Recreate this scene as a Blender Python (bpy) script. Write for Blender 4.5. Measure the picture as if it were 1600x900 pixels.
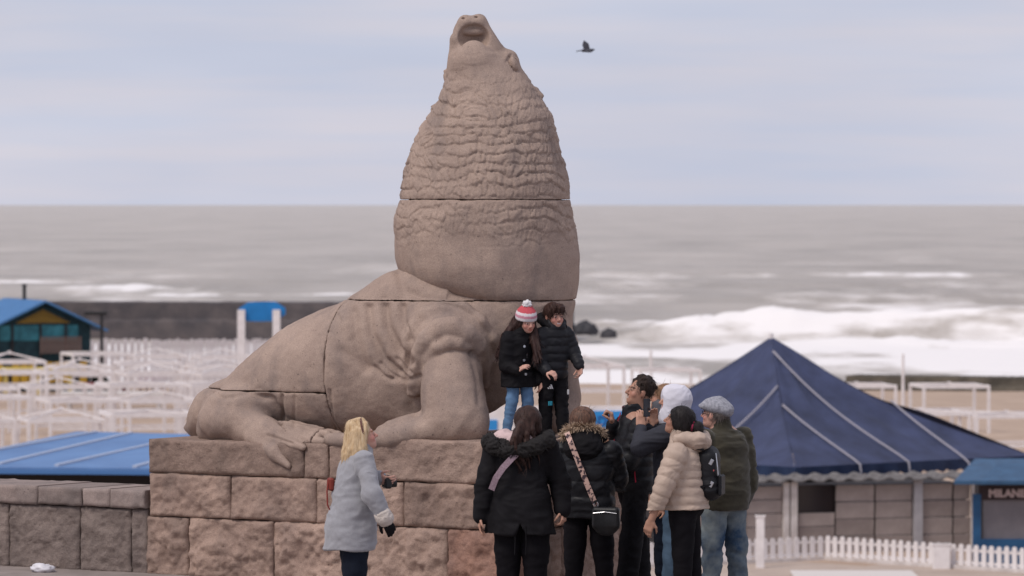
import bpy, math, random
import numpy as np
from mathutils import Vector, Matrix
R = math.radians
random.seed(7)
rng = np.random.default_rng(7)
scene = bpy.context.scene
for o in list(bpy.data.objects): bpy.data.objects.remove(o)
C = scene.collection

# ------------------------------------------------------------------ camera
F, H, HV = 7600.0, 3.3, 318.0            # focal length in photo pixels, eye height, horizon row
cam = bpy.data.objects.new('camera', bpy.data.cameras.new('camera')); C.objects.link(cam)
cam.location = (0, 0, H); cam.rotation_euler = (R(90), 0, 0)
cam.data.sensor_width = 36; cam.data.lens = F / 1600 * 36
cam.data.shift_y = -(450 - HV) / 1600
cam.data.clip_start = 0.5; cam.data.clip_end = 80000
cam.data.dof.use_dof = True; cam.data.dof.focus_distance = 40.6; cam.data.dof.aperture_fstop = 4.2
scene.camera = cam
# ------------------------------------------------------------------ world
SUN_EL, SUN_AZ = R(52), R(-132)          # azimuth measured from +Y towards +X (behind the camera, to the left)
w = bpy.data.worlds.new('World'); scene.world = w; w.use_nodes = True
nt = w.node_tree; nt.nodes.clear()
def wn(t, **kw):
    n = nt.nodes.new(t)
    for k, v in kw.items(): setattr(n, k, v)
    return n
out = wn('ShaderNodeOutputWorld'); bg = wn('ShaderNodeBackground'); bg.inputs[1].default_value = 0.1
sky = wn('ShaderNodeTexSky', sky_type='NISHITA'); sky.sun_disc = False
sky.sun_elevation = SUN_EL; sky.sun_rotation = SUN_AZ; sky.air_density = 1.0; sky.dust_density = 2.0
tc = wn('ShaderNodeTexCoord'); mp = wn('ShaderNodeMapping')
mp.inputs['Scale'].default_value = (7, 7, 95); mp.inputs['Rotation'].default_value = (0, R(0.6), 0)
n1 = wn('ShaderNodeTexNoise'); n1.inputs['Scale'].default_value = 1.6; n1.inputs['Detail'].default_value = 5; n1.inputs['Roughness'].default_value = 0.5
mp2 = wn('ShaderNodeMapping'); mp2.inputs['Scale'].default_value = (8, 8, 34); mp2.inputs['Rotation'].default_value = (0, R(-7), 0); mp2.inputs['Location'].default_value = (3.3, 0, 1.7)
n2 = wn('ShaderNodeTexNoise'); n2.inputs['Scale'].default_value = 1.0; n2.inputs['Detail'].default_value = 3
r1 = wn('ShaderNodeValToRGB'); r1.color_ramp.elements[0].position = .36; r1.color_ramp.elements[1].position = .66
r1.color_ramp.elements[0].color = (5.45, 5.72, 6.85, 1); r1.color_ramp.elements[1].color = (6.15, 5.98, 6.70, 1)
r2 = wn('ShaderNodeValToRGB'); r2.color_ramp.elements[0].position = .35; r2.color_ramp.elements[1].position = .70
r2.color_ramp.elements[0].color = (.92, .94, .97, 1); r2.color_ramp.elements[1].color = (1.06, 1.05, 1.04, 1)
mul = wn('ShaderNodeMixRGB', blend_type='MULTIPLY'); mul.inputs[0].default_value = 1
mx = wn('ShaderNodeMixRGB'); mx.inputs[0].default_value = 0.955
L = nt.links.new
L(tc.outputs['Generated'], mp.inputs[0]); L(tc.outputs['Generated'], mp2.inputs[0])
L(mp.outputs[0], n1.inputs['Vector']); L(mp2.outputs[0], n2.inputs['Vector'])
L(n1.outputs[0], r1.inputs[0]); L(n2.outputs[0], r2.inputs[0])
L(r1.outputs[0], mul.inputs[1]); L(r2.outputs[0], mul.inputs[2])
L(sky.outputs[0], mx.inputs[1]); L(mul.outputs[0], mx.inputs[2])
L(mx.outputs[0], bg.inputs[0]); L(bg.outputs[0], out.inputs[0])
# ------------------------------------------------------------------ sun behind thin cloud
sd = bpy.data.lights.new('sun', 'SUN'); sd.energy = 1.9; sd.angle = R(22); sd.color = (1.0, .93, .86)
sun = bpy.data.objects.new('sun', sd); C.objects.link(sun)
sv = Vector((math.sin(SUN_AZ) * math.cos(SUN_EL), math.cos(SUN_AZ) * math.cos(SUN_EL), math.sin(SUN_EL)))
sun.rotation_euler = sv.to_track_quat('Z', 'Y').to_euler()
vs = scene.view_settings
vs.view_transform = 'Standard'; vs.look = 'None'; vs.gamma = 1; vs.exposure = 0.12; vs.use_curve_mapping = False
scene.cycles.max_bounces = 6; scene.cycles.diffuse_bounces = 3; scene.cycles.glossy_bounces = 2
scene.cycles.transparent_max_bounces = 6
scene.cycles.use_denoising = True

# ------------------------------------------------------------------ helpers
def at(u, v, Y):                          # photo pixel -> point at distance Y
    return Vector(((u - 800) / F * Y, Y, H - (v - HV) / F * Y))
def tag(o, label=None, cat=None, group=None, kind=None):
    if label: o['label'] = label
    if cat: o['category'] = cat
    if group: o['group'] = group
    if kind: o['kind'] = kind
    return o
def empty(name, loc=(0, 0, 0), rz=0, label=None, cat=None, group=None):
    o = bpy.data.objects.new(name, None); C.objects.link(o); o.location = loc; o.rotation_euler = (0, 0, rz)
    o.empty_display_size = .2
    return tag(o, label, cat, group)
def link(name, me, m=None, parent=None):
    if m is not None and not me.materials:
        for mm in (m if isinstance(m, (list, tuple)) else [m]): me.materials.append(mm)
    o = bpy.data.objects.new(name, me); C.objects.link(o)
    if parent is not None: o.parent = parent
    return o
def mesh_from(verts, faces, smooth=True, name='mesh'):
    me = bpy.data.meshes.new(name)
    verts = np.asarray(verts, np.float32); nv = len(verts)
    if isinstance(faces, np.ndarray):
        nf, k = faces.shape
        me.vertices.add(nv); me.vertices.foreach_set('co', verts.ravel())
        me.loops.add(nf * k); me.loops.foreach_set('vertex_index', faces.astype(np.int32).ravel())
        me.polygons.add(nf)
        me.polygons.foreach_set('loop_start', np.arange(0, nf * k, k, dtype=np.int32))
        me.update(calc_edges=True); me.validate()
    else:
        me.from_pydata([tuple(map(float, v)) for v in verts], [], [tuple(f) for f in faces]); me.update()
    if smooth: me.polygons.foreach_set('use_smooth', np.ones(len(me.polygons), bool))
    return me
class MB:                                  # collects simple solids into one mesh
    def __init__(s): s.v = []; s.f = []
    def add(s, vs, fs):
        n = len(s.v); s.v += [tuple(v) for v in vs]; s.f += [tuple(i + n for i in f) for f in fs]
    def box(s, c, size, rot=None, bev=0.0):
        x, y, z = [q / 2 for q in size]
        if bev > 0:
            b = min(bev, x * .9, y * .9, z * .9); vs = []; 
            pts = []
            for sx in (-1, 1):
                for sy in (-1, 1):
                    for sz in (-1, 1):
                        pts += [(sx * (x - b), sy * (y - b), sz * z), (sx * (x - b), sy * y, sz * (z - b)), (sx * x, sy * (y - b), sz * (z - b))]
            import bmesh
            bm = bmesh.new()
            for p in pts: bm.verts.new(p)
            bmesh.ops.convex_hull(bm, input=bm.verts)
            bmesh.ops.dissolve_limit(bm, angle_limit=.02, verts=bm.verts, edges=bm.edges)
            bm.verts.index_update()
            vs = [v.co.copy() for v in bm.verts]; fs = [[v.index for v in f.verts] for f in bm.faces]; bm.free()
        else:
            vs = [Vector((i * x, j * y, k * z)) for i in (-1, 1) for j in (-1, 1) for k in (-1, 1)]
            fs = [(0, 1, 3, 2), (4, 6, 7, 5), (0, 4, 5, 1), (2, 3, 7, 6), (0, 2, 6, 4), (1, 5, 7, 3)]
        M = rot if rot is not None else Matrix.Identity(3)
        s.add([M @ Vector(v) + Vector(c) for v in vs], fs); return s
    def tube(s, pts, r, n=8, r2=None, cap=True):
        pts = [Vector(p) for p in pts]; k = len(pts); rings = []
        rr = r if isinstance(r, (list, tuple)) else [r + ((r2 if r2 is not None else r) - r) * i / max(1, k - 1) for i in range(k)]
        vs = []
        for i, p in enumerate(pts):
            t = (pts[min(k - 1, i + 1)] - pts[max(0, i - 1)]).normalized()
            a = t.cross(Vector((0, 0, 1)) if abs(t.z) < .9 else Vector((1, 0, 0))).normalized(); b = t.cross(a)
            vs += [p + (a * math.cos(2 * math.pi * j / n) + b * math.sin(2 * math.pi * j / n)) * rr[i] for j in range(n)]
        fs = [(i * n + j, i * n + (j + 1) % n, (i + 1) * n + (j + 1) % n, (i + 1) * n + j) for i in range(k - 1) for j in range(n)]
        if cap: fs += [tuple(range(n))[::-1], tuple((k - 1) * n + j for j in range(n))]
        s.add(vs, fs); return s
    def bar(s, a, b, w, h=None):
        a = Vector(a); b = Vector(b); d = b - a; L_ = d.length; h = h or w
        q = d.to_track_quat('Y', 'Z').to_matrix()
        return s.box((a + b) / 2, (w, L_, h), q)
    def build(s, name, m, parent=None, smooth=False):
        return link(name, mesh_from(s.v, s.f, smooth, name), m, parent)
def copy_tree(o, parent=None):
    c = o.copy(); C.objects.link(c)
    if parent is not None: c.parent = parent
    for ch in list(o.children): copy_tree(ch, c)
    return c

# ------------------------------------------------------------------ numpy noise
def _h(i, j, k, s):
    n = (i.astype(np.int64) * 374761393 + j.astype(np.int64) * 668265263 + k.astype(np.int64) * 2147483647 + s * 974634777) & 0xffffffff
    n = ((n ^ (n >> 13)) * 1274126177) & 0xffffffff
    n = n ^ (n >> 16)
    return (n & 0xffffff).astype(np.float32) / 0x7fffff - 1
def vnoise(p, s=0):
    p = np.asarray(p, np.float32); i = np.floor(p).astype(np.int64); f = (p - i).astype(np.float32); f = f * f * f * (f * (f * 6 - 15) + 10)
    r = 0
    for a in (0, 1):
        wa = f[:, 0] if a else 1 - f[:, 0]
        for b in (0, 1):
            wb = f[:, 1] if b else 1 - f[:, 1]
            for c in (0, 1):
                wc = f[:, 2] if c else 1 - f[:, 2]
                r = r + wa * wb * wc * _h(i[:, 0] + a, i[:, 1] + b, i[:, 2] + c, s)
    return r
def fbm(p, oct=4, s=0, gain=.5):
    r = 0; a = 1.; p = np.asarray(p, np.float32)
    for o in range(oct): r = r + a * vnoise(p * (2.03 ** o) + o * 17.3, s + o); a *= gain
    return r

# ------------------------------------------------------------------ signed distance fields
class Field:
    def __init__(s, lo, hi, h):
        s.lo = np.array(lo, np.float32); s.h = h
        s.n = np.ceil((np.array(hi) - s.lo) / h).astype(int) + 1
        s.D = np.full(s.n, 9.0, np.float32)
    def block(s, lo, hi):
        a = np.clip(np.floor((np.array(lo) - s.lo) / s.h).astype(int), 0, s.n); b = np.clip(np.ceil((np.array(hi) - s.lo) / s.h).astype(int) + 1, 0, s.n)
        if np.any(b <= a): return None
        ax = [s.lo[i] + s.h * np.arange(a[i], b[i], dtype=np.float32) for i in range(3)]
        return tuple(slice(a[i], b[i]) for i in range(3)), ax[0][:, None, None], ax[1][None, :, None], ax[2][None, None, :]
    def comb(s, sl, d, k, mode):
        D = s.D[sl]
        if mode == 'sub':
            d = -d
            if k > 0:
                hh = np.maximum(k - np.abs(D - d), 0) / k; s.D[sl] = np.maximum(D, d) + hh * hh * k * .25
            else: s.D[sl] = np.maximum(D, d)
        elif mode == 'int':
            s.D[sl] = np.maximum(D, d)
        else:
            if k > 0:
                hh = np.maximum(k - np.abs(D - d), 0) / k; s.D[sl] = np.minimum(D, d) - hh * hh * k * .25
            else: s.D[sl] = np.minimum(D, d)
    def cap(s, a, b, ra, rb=None, k=.02, mode='add', rip=0, nr=0, sq=None):
        """tapered capsule; rip/nr: quilting ripples along it; sq=(axis vector, factor): flatten along an axis"""
        rb = ra if rb is None else rb; a = np.array(a, np.float32); b = np.array(b, np.float32)
        m = max(ra, rb) + abs(rip) + k + 3 * s.h
        if sq is not None: m *= max(1, sq[1]) 
        B = s.block(np.minimum(a, b) - m, np.maximum(a, b) + m)
        if B is None: return s
        sl, x, y, z = B; ab = b - a; L2 = max(float(ab @ ab), 1e-9)
        px, py, pz = x - a[0], y - a[1], z - a[2]
        t = np.clip((px * ab[0] + py * ab[1] + pz * ab[2]) / L2, 0, 1)
        qx, qy, qz = px - t * ab[0], py - t * ab[1], pz - t * ab[2]
        if sq is not None:
            n = np.array(sq[0], np.float32); n = n / np.linalg.norm(n); dn = qx * n[0] + qy * n[1] + qz * n[2]
            g = 1 / sq[1] - 1; qx = qx + dn * n[0] * g; qy = qy + dn * n[1] * g; qz = qz + dn * n[2] * g
        r = ra + (rb - ra) * t
        if rip: r = r + rip * (np.abs(np.sin(np.pi * nr * t)) ** .6 - .6)
        d = np.sqrt(qx * qx + qy * qy + qz * qz) - r
        s.comb(sl, d.astype(np.float32), k, mode); return s
    def ell(s, c, r, M=None, k=.02, mode='add'):
        """ellipsoid; M: 3x3 whose columns are its axes"""
        c = np.array(c, np.float32); r = np.array(r, np.float32); m = float(r.max()) + k + 3 * s.h
        B = s.block(c - m, c + m)
        if B is None: return s
        sl, x, y, z = B; p = [x - c[0], y - c[1], z - c[2]]
        if M is not None:
            M = np.array(M, np.float32); p = [p[0] * M[0, i] + p[1] * M[1, i] + p[2] * M[2, i] for i in range(3)]
        k0 = np.sqrt((p[0] / r[0]) ** 2 + (p[1] / r[1]) ** 2 + (p[2] / r[2]) ** 2)
        k1 = np.sqrt((p[0] / r[0] ** 2) ** 2 + (p[1] / r[1] ** 2) ** 2 + (p[2] / r[2] ** 2) ** 2)
        d = k0 * (k0 - 1) / np.maximum(k1, 1e-6)
        s.comb(sl, d.astype(np.float32), k, mode); return s
    def rbox(s, c, hs, r, M=None, k=.02, mode='add'):
        c = np.array(c, np.float32); hs = np.array(hs, np.float32); m = float(np.linalg.norm(hs)) + r + k + 3 * s.h
        B = s.block(c - m, c + m)
        if B is None: return s
        sl, x, y, z = B; p = [x - c[0], y - c[1], z - c[2]]
        if M is not None:
            M = np.array(M, np.float32); p = [p[0] * M[0, i] + p[1] * M[1, i] + p[2] * M[2, i] for i in range(3)]
        q = [np.abs(p[i]) - (hs[i] - r) for i in range(3)]
        d = np.sqrt(sum(np.maximum(e, 0) ** 2 for e in q)) + np.minimum(np.maximum(np.maximum(q[0], q[1]), q[2]), 0) - r
        s.comb(sl, d.astype(np.float32), k, mode); return s
    def fn(s, lo, hi, f, k=0, mode='add'):
        B = s.block(lo, hi)
        if B is None: return s
        sl, x, y, z = B; s.comb(sl, np.broadcast_to(f(x, y, z), s.D[sl].shape).astype(np.float32), k, mode); return s
    def loft(s, secs, k=.03, mode='add', rip=0, rows=None, n=2.3, ends=(1, 1)):
        """horizontal slices: rows of (z, cx, cy, half width, half depth)"""
        S = np.array(sorted(secs), np.float32); zz = np.linspace(S[0, 0], S[-1, 0], 160)
        cols = [smooth_interp(zz, S[:, 0], S[:, i]) for i in range(1, 5)]
        ext = [max(np.max(cols[2]), .05), max(np.max(cols[3]), .05)]
        m = k + 3 * s.h
        B = s.block((cols[0].min() - ext[0] - m, cols[1].min() - ext[1] - m, S[0, 0] - m), (cols[0].max() + ext[0] + m, cols[1].max() + ext[1] + m, S[-1, 0] + m))
        if B is None: return s
        sl, x, y, z = B; g = [np.interp(z.ravel(), zz, c)[None, None, :].astype(np.float32) for c in cols]
        a, b = g[2], g[3]
        if rip:
            ph = np.interp(z.ravel(), rows, np.arange(len(rows)))[None, None, :]
            q = rip * (np.abs(np.sin(np.pi * ph)) ** .6 - .6); a = a + q; b = b + q
        e = ((np.abs(x - g[0]) / a) ** n + (np.abs(y - g[1]) / b) ** n) ** (1 / n)
        d = (e - 1) * np.minimum(a, b)
        zd = np.maximum(S[0, 0] - z, z - S[-1, 0])
        d = np.where(zd > 0, np.sqrt(np.maximum(d, 0) ** 2 + zd ** 2), np.maximum(d, zd))
        s.comb(sl, d.astype(np.float32), k, mode); return s
    def mesh(s):
        D = s.D; n = D.shape; ins = D < 0
        cnt = np.zeros((n[0] - 1, n[1] - 1, n[2] - 1), np.int8); offs = [(i, j, k) for i in (0, 1) for j in (0, 1) for k in (0, 1)]
        for (i, j, k) in offs: cnt += ins[i:n[0] - 1 + i, j:n[1] - 1 + j, k:n[2] - 1 + k]
        ci = np.argwhere((cnt > 0) & (cnt < 8))
        cv = np.stack([D[ci[:, 0] + i, ci[:, 1] + j, ci[:, 2] + k] for (i, j, k) in offs], 1)
        P = np.zeros((len(ci), 3), np.float32); W = np.zeros(len(ci), np.float32)
        for a in range(8):
            for b in range(a + 1, 8):
                df = [offs[b][q] - offs[a][q] for q in range(3)]
                if sum(map(abs, df)) != 1: continue
                va, vb = cv[:, a], cv[:, b]; cr = (va < 0) != (vb < 0); t = np.where(cr, va / np.where(cr, va - vb, 1), 0)
                for q in range(3): P[:, q] += np.where(cr, offs[a][q] + t * df[q], 0)
                W += cr
        P = ci + P / W[:, None]
        vid = np.full(cnt.shape, -1, np.int32); vid[ci[:, 0], ci[:, 1], ci[:, 2]] = np.arange(len(ci))
        Q = []
        for ax in range(3):
            o1, o2 = [(1, 2), (2, 0), (0, 1)][ax]
            sa = [slice(1, -1)] * 3; sb = [slice(1, -1)] * 3; sa[ax] = slice(0, -1); sb[ax] = slice(1, None)
            A, Bm = ins[tuple(sa)], ins[tuple(sb)]
            e = np.argwhere(A != Bm)
            if len(e) == 0: continue
            flip = Bm[e[:, 0], e[:, 1], e[:, 2]]
            for q in (o1, o2): e[:, q] += 1
            def g(d1, d2):
                c = e.copy(); c[:, o1] -= d1; c[:, o2] -= d2; return vid[c[:, 0], c[:, 1], c[:, 2]]
            q4 = np.stack([g(1, 1), g(0, 1), g(0, 0), g(1, 0)], 1)
            q4[flip] = q4[flip][:, ::-1]; Q.append(q4)
        Q = np.concatenate(Q); Q = Q[(Q >= 0).all(1)]
        return (s.lo + P * s.h).astype(np.float32), Q
def smooth_interp(x, xs, ys):
    xs = np.asarray(xs, float); ys = np.asarray(ys, float)
    d = np.diff(ys) / np.diff(xs); m = np.zeros_like(ys); m[0], m[-1] = d[0], d[-1]
    for i in range(1, len(ys) - 1):
        m[i] = 0 if d[i - 1] * d[i] <= 0 else 2 * d[i - 1] * d[i] / (d[i - 1] + d[i])
    i = np.clip(np.searchsorted(xs, x) - 1, 0, len(xs) - 2); hh = xs[i + 1] - xs[i]; t = np.clip((x - xs[i]) / hh, 0, 1)
    return ((1 + 2 * t) * (1 - t) ** 2) * ys[i] + t * (1 - t) ** 2 * hh * m[i] + t * t * (3 - 2 * t) * ys[i + 1] + t * t * (t - 1) * hh * m[i + 1]
def vnormals(V, Q):
    n = np.cross(V[Q[:, 2]] - V[Q[:, 0]], V[Q[:, 3]] - V[Q[:, 1]]); N = np.zeros_like(V)
    for i in range(4): 
        for c in range(3): N[:, c] += np.bincount(Q[:, i], n[:, c], len(V))
    return N / np.maximum(np.linalg.norm(N, axis=1, keepdims=True), 1e-9)
def relax(V, Q, it=1, f=.5):
    for _ in range(it):
        S = np.zeros_like(V); cnt = np.zeros(len(V), np.float32)
        for i in range(4):
            for j in ((i + 1) % 4, (i - 1) % 4):
                for c in range(3): S[:, c] += np.bincount(Q[:, i], V[Q[:, j], c], len(V))
                cnt += np.bincount(Q[:, i], minlength=len(V))
        V = V + f * (S / np.maximum(cnt, 1)[:, None] - V)
    return V.astype(np.float32)
def colattr(me, name, cols):
    a = me.attributes.new(name, 'FLOAT_COLOR', 'POINT'); c = np.ones((len(cols), 4), np.float32); c[:, :3] = cols
    a.data.foreach_set('color', c.ravel())
def fattr(me, name, vals):
    a = me.attributes.new(name, 'FLOAT', 'POINT'); a.data.foreach_set('value', np.asarray(vals, np.float32))

# ------------------------------------------------------------------ materials
MATS = {}
def mat(name, col, rough=.7, col2=None, nscale=8, bump=.0, bscale=60, bdist=.004, detail=5, spec=.3, metal=0, sheen=0, stretch=None, lo=.35, hi=.65, attr=None):
    if name in MATS: return MATS[name]
    m = bpy.data.materials.new(name); m.use_nodes = True; t = m.node_tree; p = t.nodes['Principled BSDF']
    p.inputs['Roughness'].default_value = rough; p.inputs['Specular IOR Level'].default_value = spec; p.inputs['Metallic'].default_value = metal
    if sheen: p.inputs['Sheen Weight'].default_value = sheen; p.inputs['Sheen Roughness'].default_value = .5
    tc = t.nodes.new('ShaderNodeTexCoord'); mp = t.nodes.new('ShaderNodeMapping'); t.links.new(tc.outputs['Object'], mp.inputs[0])
    if stretch: mp.inputs['Scale'].default_value = stretch
    p.inputs['Base Color'].default_value = (*col, 1)
    src = None
    if attr:
        a = t.nodes.new('ShaderNodeAttribute'); a.attribute_name = attr; src = a.outputs['Color']
    if col2 is not None:
        n = t.nodes.new('ShaderNodeTexNoise'); n.inputs['Scale'].default_value = nscale; n.inputs['Detail'].default_value = detail; n.inputs['Roughness'].default_value = .6
        t.links.new(mp.outputs[0], n.inputs['Vector'])
        r = t.nodes.new('ShaderNodeValToRGB'); r.color_ramp.elements[0].position = lo; r.color_ramp.elements[1].position = hi
        r.color_ramp.elements[0].color = (*col2, 1); r.color_ramp.elements[1].color = (*col, 1)
        t.links.new(n.outputs[0], r.inputs[0])
        if src is not None:
            q = t.nodes.new('ShaderNodeMixRGB'); q.blend_type = 'MULTIPLY'; q.inputs[0].default_value = 1
            t.links.new(r.outputs[0], q.inputs[1]); t.links.new(src, q.inputs[2]); src = q.outputs[0]
        else: src = r.outputs[0]
    if src is not None: t.links.new(src, p.inputs['Base Color'])
    if bump:
        b = t.nodes.new('ShaderNodeTexNoise'); b.inputs['Scale'].default_value = bscale; b.inputs['Detail'].default_value = 6; b.inputs['Roughness'].default_value = .65
        t.links.new(mp.outputs[0], b.inputs['Vector']); bp = t.nodes.new('ShaderNodeBump'); bp.inputs['Strength'].default_value = bump; bp.inputs['Distance'].default_value = bdist
        t.links.new(b.outputs[0], bp.inputs['Height']); t.links.new(bp.outputs[0], p.inputs['Normal'])
    MATS[name] = m; return m
# ================================================================== sea lion statue and its plinth
TH = math.atan(.653); E1 = np.array([math.cos(TH), -math.sin(TH)]); E2 = np.array([math.sin(TH), math.cos(TH)])
O2 = np.array([-.328, 41.5])
def S(u, v, d):                            # photo pixel -> point on the vertical plane d metres behind the plinth's front face
    k = (u - 800) / F
    Y = (d + O2 @ E2) / (k * E2[0] + E2[1])
    return np.array(at(u, v, Y))
def Lc(p): return np.array([(np.array(p[:2]) - O2) @ E1, (np.array(p[:2]) - O2) @ E2, p[2]])   # world -> plinth frame (along, depth, up)
def SL(u, v, d): return Lc(S(u, v, d))
ROTP = -TH
ZT, ZS = 1.204, 1.27                       # plinth top, raised slab under the chest

def stone_mat(name, c1, c2, stain, bdist=.012, scale=34):
    m = bpy.data.materials.new(name); m.use_nodes = True; t = m.node_tree; p = t.nodes['Principled BSDF']
    p.inputs['Roughness'].default_value = .92; p.inputs['Specular IOR Level'].default_value = .15
    N = t.nodes.new; Lk = t.links.new
    tc = N('ShaderNodeTexCoord')
    oi = N('ShaderNodeObjectInfo'); ad = N('ShaderNodeVectorMath'); ad.operation = 'MULTIPLY_ADD'
    ad.inputs[1].default_value = (1, 1, 1); Lk(tc.outputs['Object'], ad.inputs[0]); 
    vm = N('ShaderNodeVectorMath'); vm.operation = 'SCALE'; vm.inputs[0].default_value = (7, 13, 5); Lk(oi.outputs['Random'], vm.inputs['Scale'])
    Lk(vm.outputs[0], ad.inputs[2])
    if 'statue' in name: src = tc.outputs['Object']
    else: src = ad.outputs[0]
    def noise(sc, det, ro=.6, mpsc=None):
        n = N('ShaderNodeTexNoise'); n.inputs['Scale'].default_value = sc; n.inputs['Detail'].default_value = det; n.inputs['Roughness'].default_value = ro
        if mpsc:
            mpn = N('ShaderNodeMapping'); mpn.inputs['Scale'].default_value = mpsc; Lk(src, mpn.inputs[0]); Lk(mpn.outputs[0], n.inputs['Vector'])
        else: Lk(src, n.inputs['Vector'])
        return n
    def ramp(a, b, c0, c1_):
        r = N('ShaderNodeValToRGB'); r.color_ramp.elements[0].position = a; r.color_ramp.elements[1].position = b
        r.color_ramp.elements[0].color = (*c0, 1); r.color_ramp.elements[1].color = (*c1_, 1); return r
    a = noise(2.2, 6); ra = ramp(.35, .68, c2, c1); Lk(a.outputs[0], ra.inputs[0])
    g = noise(110, 3, .7); rg = ramp(.3, .72, (.66, .65, .66), (1.2, 1.18, 1.15)); Lk(g.outputs[0], rg.inputs[0])
    m1 = N('ShaderNodeMixRGB'); m1.blend_type = 'MULTIPLY'; m1.inputs[0].default_value = .8; Lk(ra.outputs[0], m1.inputs[1]); Lk(rg.outputs[0], m1.inputs[2])
    st = noise(1.6, 7, .62, (2.2, 2.2, .8)); rs = ramp(.48, .72, (0, 0, 0), (1, 1, 1)); Lk(st.outputs[0], rs.inputs[0])
    fac = N('ShaderNodeMath'); fac.operation = 'MULTIPLY'; fac.inputs[1].default_value = .62 if 'statue' in name else .48; Lk(rs.outputs[0], fac.inputs[0])
    m2 = N('ShaderNodeMixRGB'); Lk(fac.outputs[0], m2.inputs[0]); Lk(m1.outputs[0], m2.inputs[1]); m2.inputs[2].default_value = (*stain, 1)
    last = m2.outputs[0]
    sp = noise(42, 2, .5); rp = ramp(.70, .74, (0, 0, 0), (1, 1, 1)); Lk(sp.outputs[0], rp.inputs[0])
    f2 = N('ShaderNodeMath'); f2.operation = 'MULTIPLY'; f2.inputs[1].default_value = .6; Lk(rp.outputs[0], f2.inputs[0])
    m3 = N('ShaderNodeMixRGB'); Lk(f2.outputs[0], m3.inputs[0]); Lk(last, m3.inputs[1]); m3.inputs[2].default_value = (.07, .055, .05, 1)
    last = m3.outputs[0]
    if 'statue' not in name:
        hs = N('ShaderNodeHueSaturation'); mr = N('ShaderNodeMapRange'); mr.inputs['To Min'].default_value = .82; mr.inputs['To Max'].default_value = 1.15
        Lk(oi.outputs['Random'], mr.inputs[0]); Lk(mr.outputs[0], hs.inputs['Value']); Lk(last, hs.inputs['Color']); last = hs.outputs[0]
    Lk(last, p.inputs['Base Color'])
    b = noise(scale, 8, .68); bp = N('ShaderNodeBump'); bp.inputs['Strength'].default_value = .7; bp.inputs['Distance'].default_value = bdist
    b2 = noise(150, 4, .7); bp2 = N('ShaderNodeBump'); bp2.inputs['Strength'].default_value = .5; bp2.inputs['Distance'].default_value = .004
    Lk(b.outputs[0], bp.inputs['Height']); Lk(b2.outputs[0], bp2.inputs['Height']); Lk(bp.outputs[0], bp2.inputs['Normal']); Lk(bp2.outputs[0], p.inputs['Normal'])
    return m
M_STATUE = stone_mat('statue_stone', (.43, .325, .268), (.335, .252, .211), (.165, .135, .128), bdist=.006)
M_HAMMER = stone_mat('hammered_stone', (.41, .297, .243), (.31, .223, .184), (.15, .115, .10), bdist=.035, scale=24)
M_ROCK = stone_mat('rock_faced_stone', (.45, .322, .262), (.325, .232, .192), (.14, .11, .10), bdist=.03, scale=18)
M_RED = stone_mat('reddish_stone', (.42, .245, .185), (.28, .18, .15), (.14, .10, .09), bdist=.03, scale=20)
M_GREY = stone_mat('grey_stone', (.30, .242, .215), (.20, .160, .145), (.10, .082, .077), bdist=.04, scale=18)
M_COPE = stone_mat('coping_stone', (.34, .27, .245), (.25, .205, .19), (.13, .11, .105), bdist=.01, scale=30)

# ---- the shape ----------------------------------------------------------------
YC = 43.0
PX = YC / F
def colsec(v, ul, ur, b, dy=0.0):
    Y = YC + dy; l = (ul - 800) / F * Y; r = (ur - 800) / F * Y
    return (H - (v - HV) / F * Y, (l + r) / 2, Y, (r - l) / 2, b)
NECK = [colsec(500, 705, 893, .58, .04), colsec(470, 692, 899, .655, .0), colsec(460, 668, 902, .69), colsec(448, 645, 904, .715), colsec(436, 631, 905, .735), colsec(415, 621, 905, .755), colsec(395, 617, 905, .75), colsec(370, 616, 901, .74), colsec(345, 616, 897, .74),
        colsec(312, 625, 891, .72), colsec(275, 630, 886, .69), colsec(250, 637, 880, .665), colsec(225, 646, 874, .63), colsec(200, 657, 869, .58),
        colsec(175, 675, 859, .52), colsec(150, 689, 842, .44), colsec(130, 697, 830, .385), colsec(112, 702, 818, .335), colsec(100, 704, 805, .30), colsec(90, 705, 790, .27)]
def W(u, v, dy): return np.array(at(u, v, YC + dy))
def world_uv(x, y, z):
    return 800 + F * x / y, HV + F * (H - z) / y
def rot_y(a): return np.array(Matrix.Rotation(R(a), 3, 'Y'), np.float32)
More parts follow.
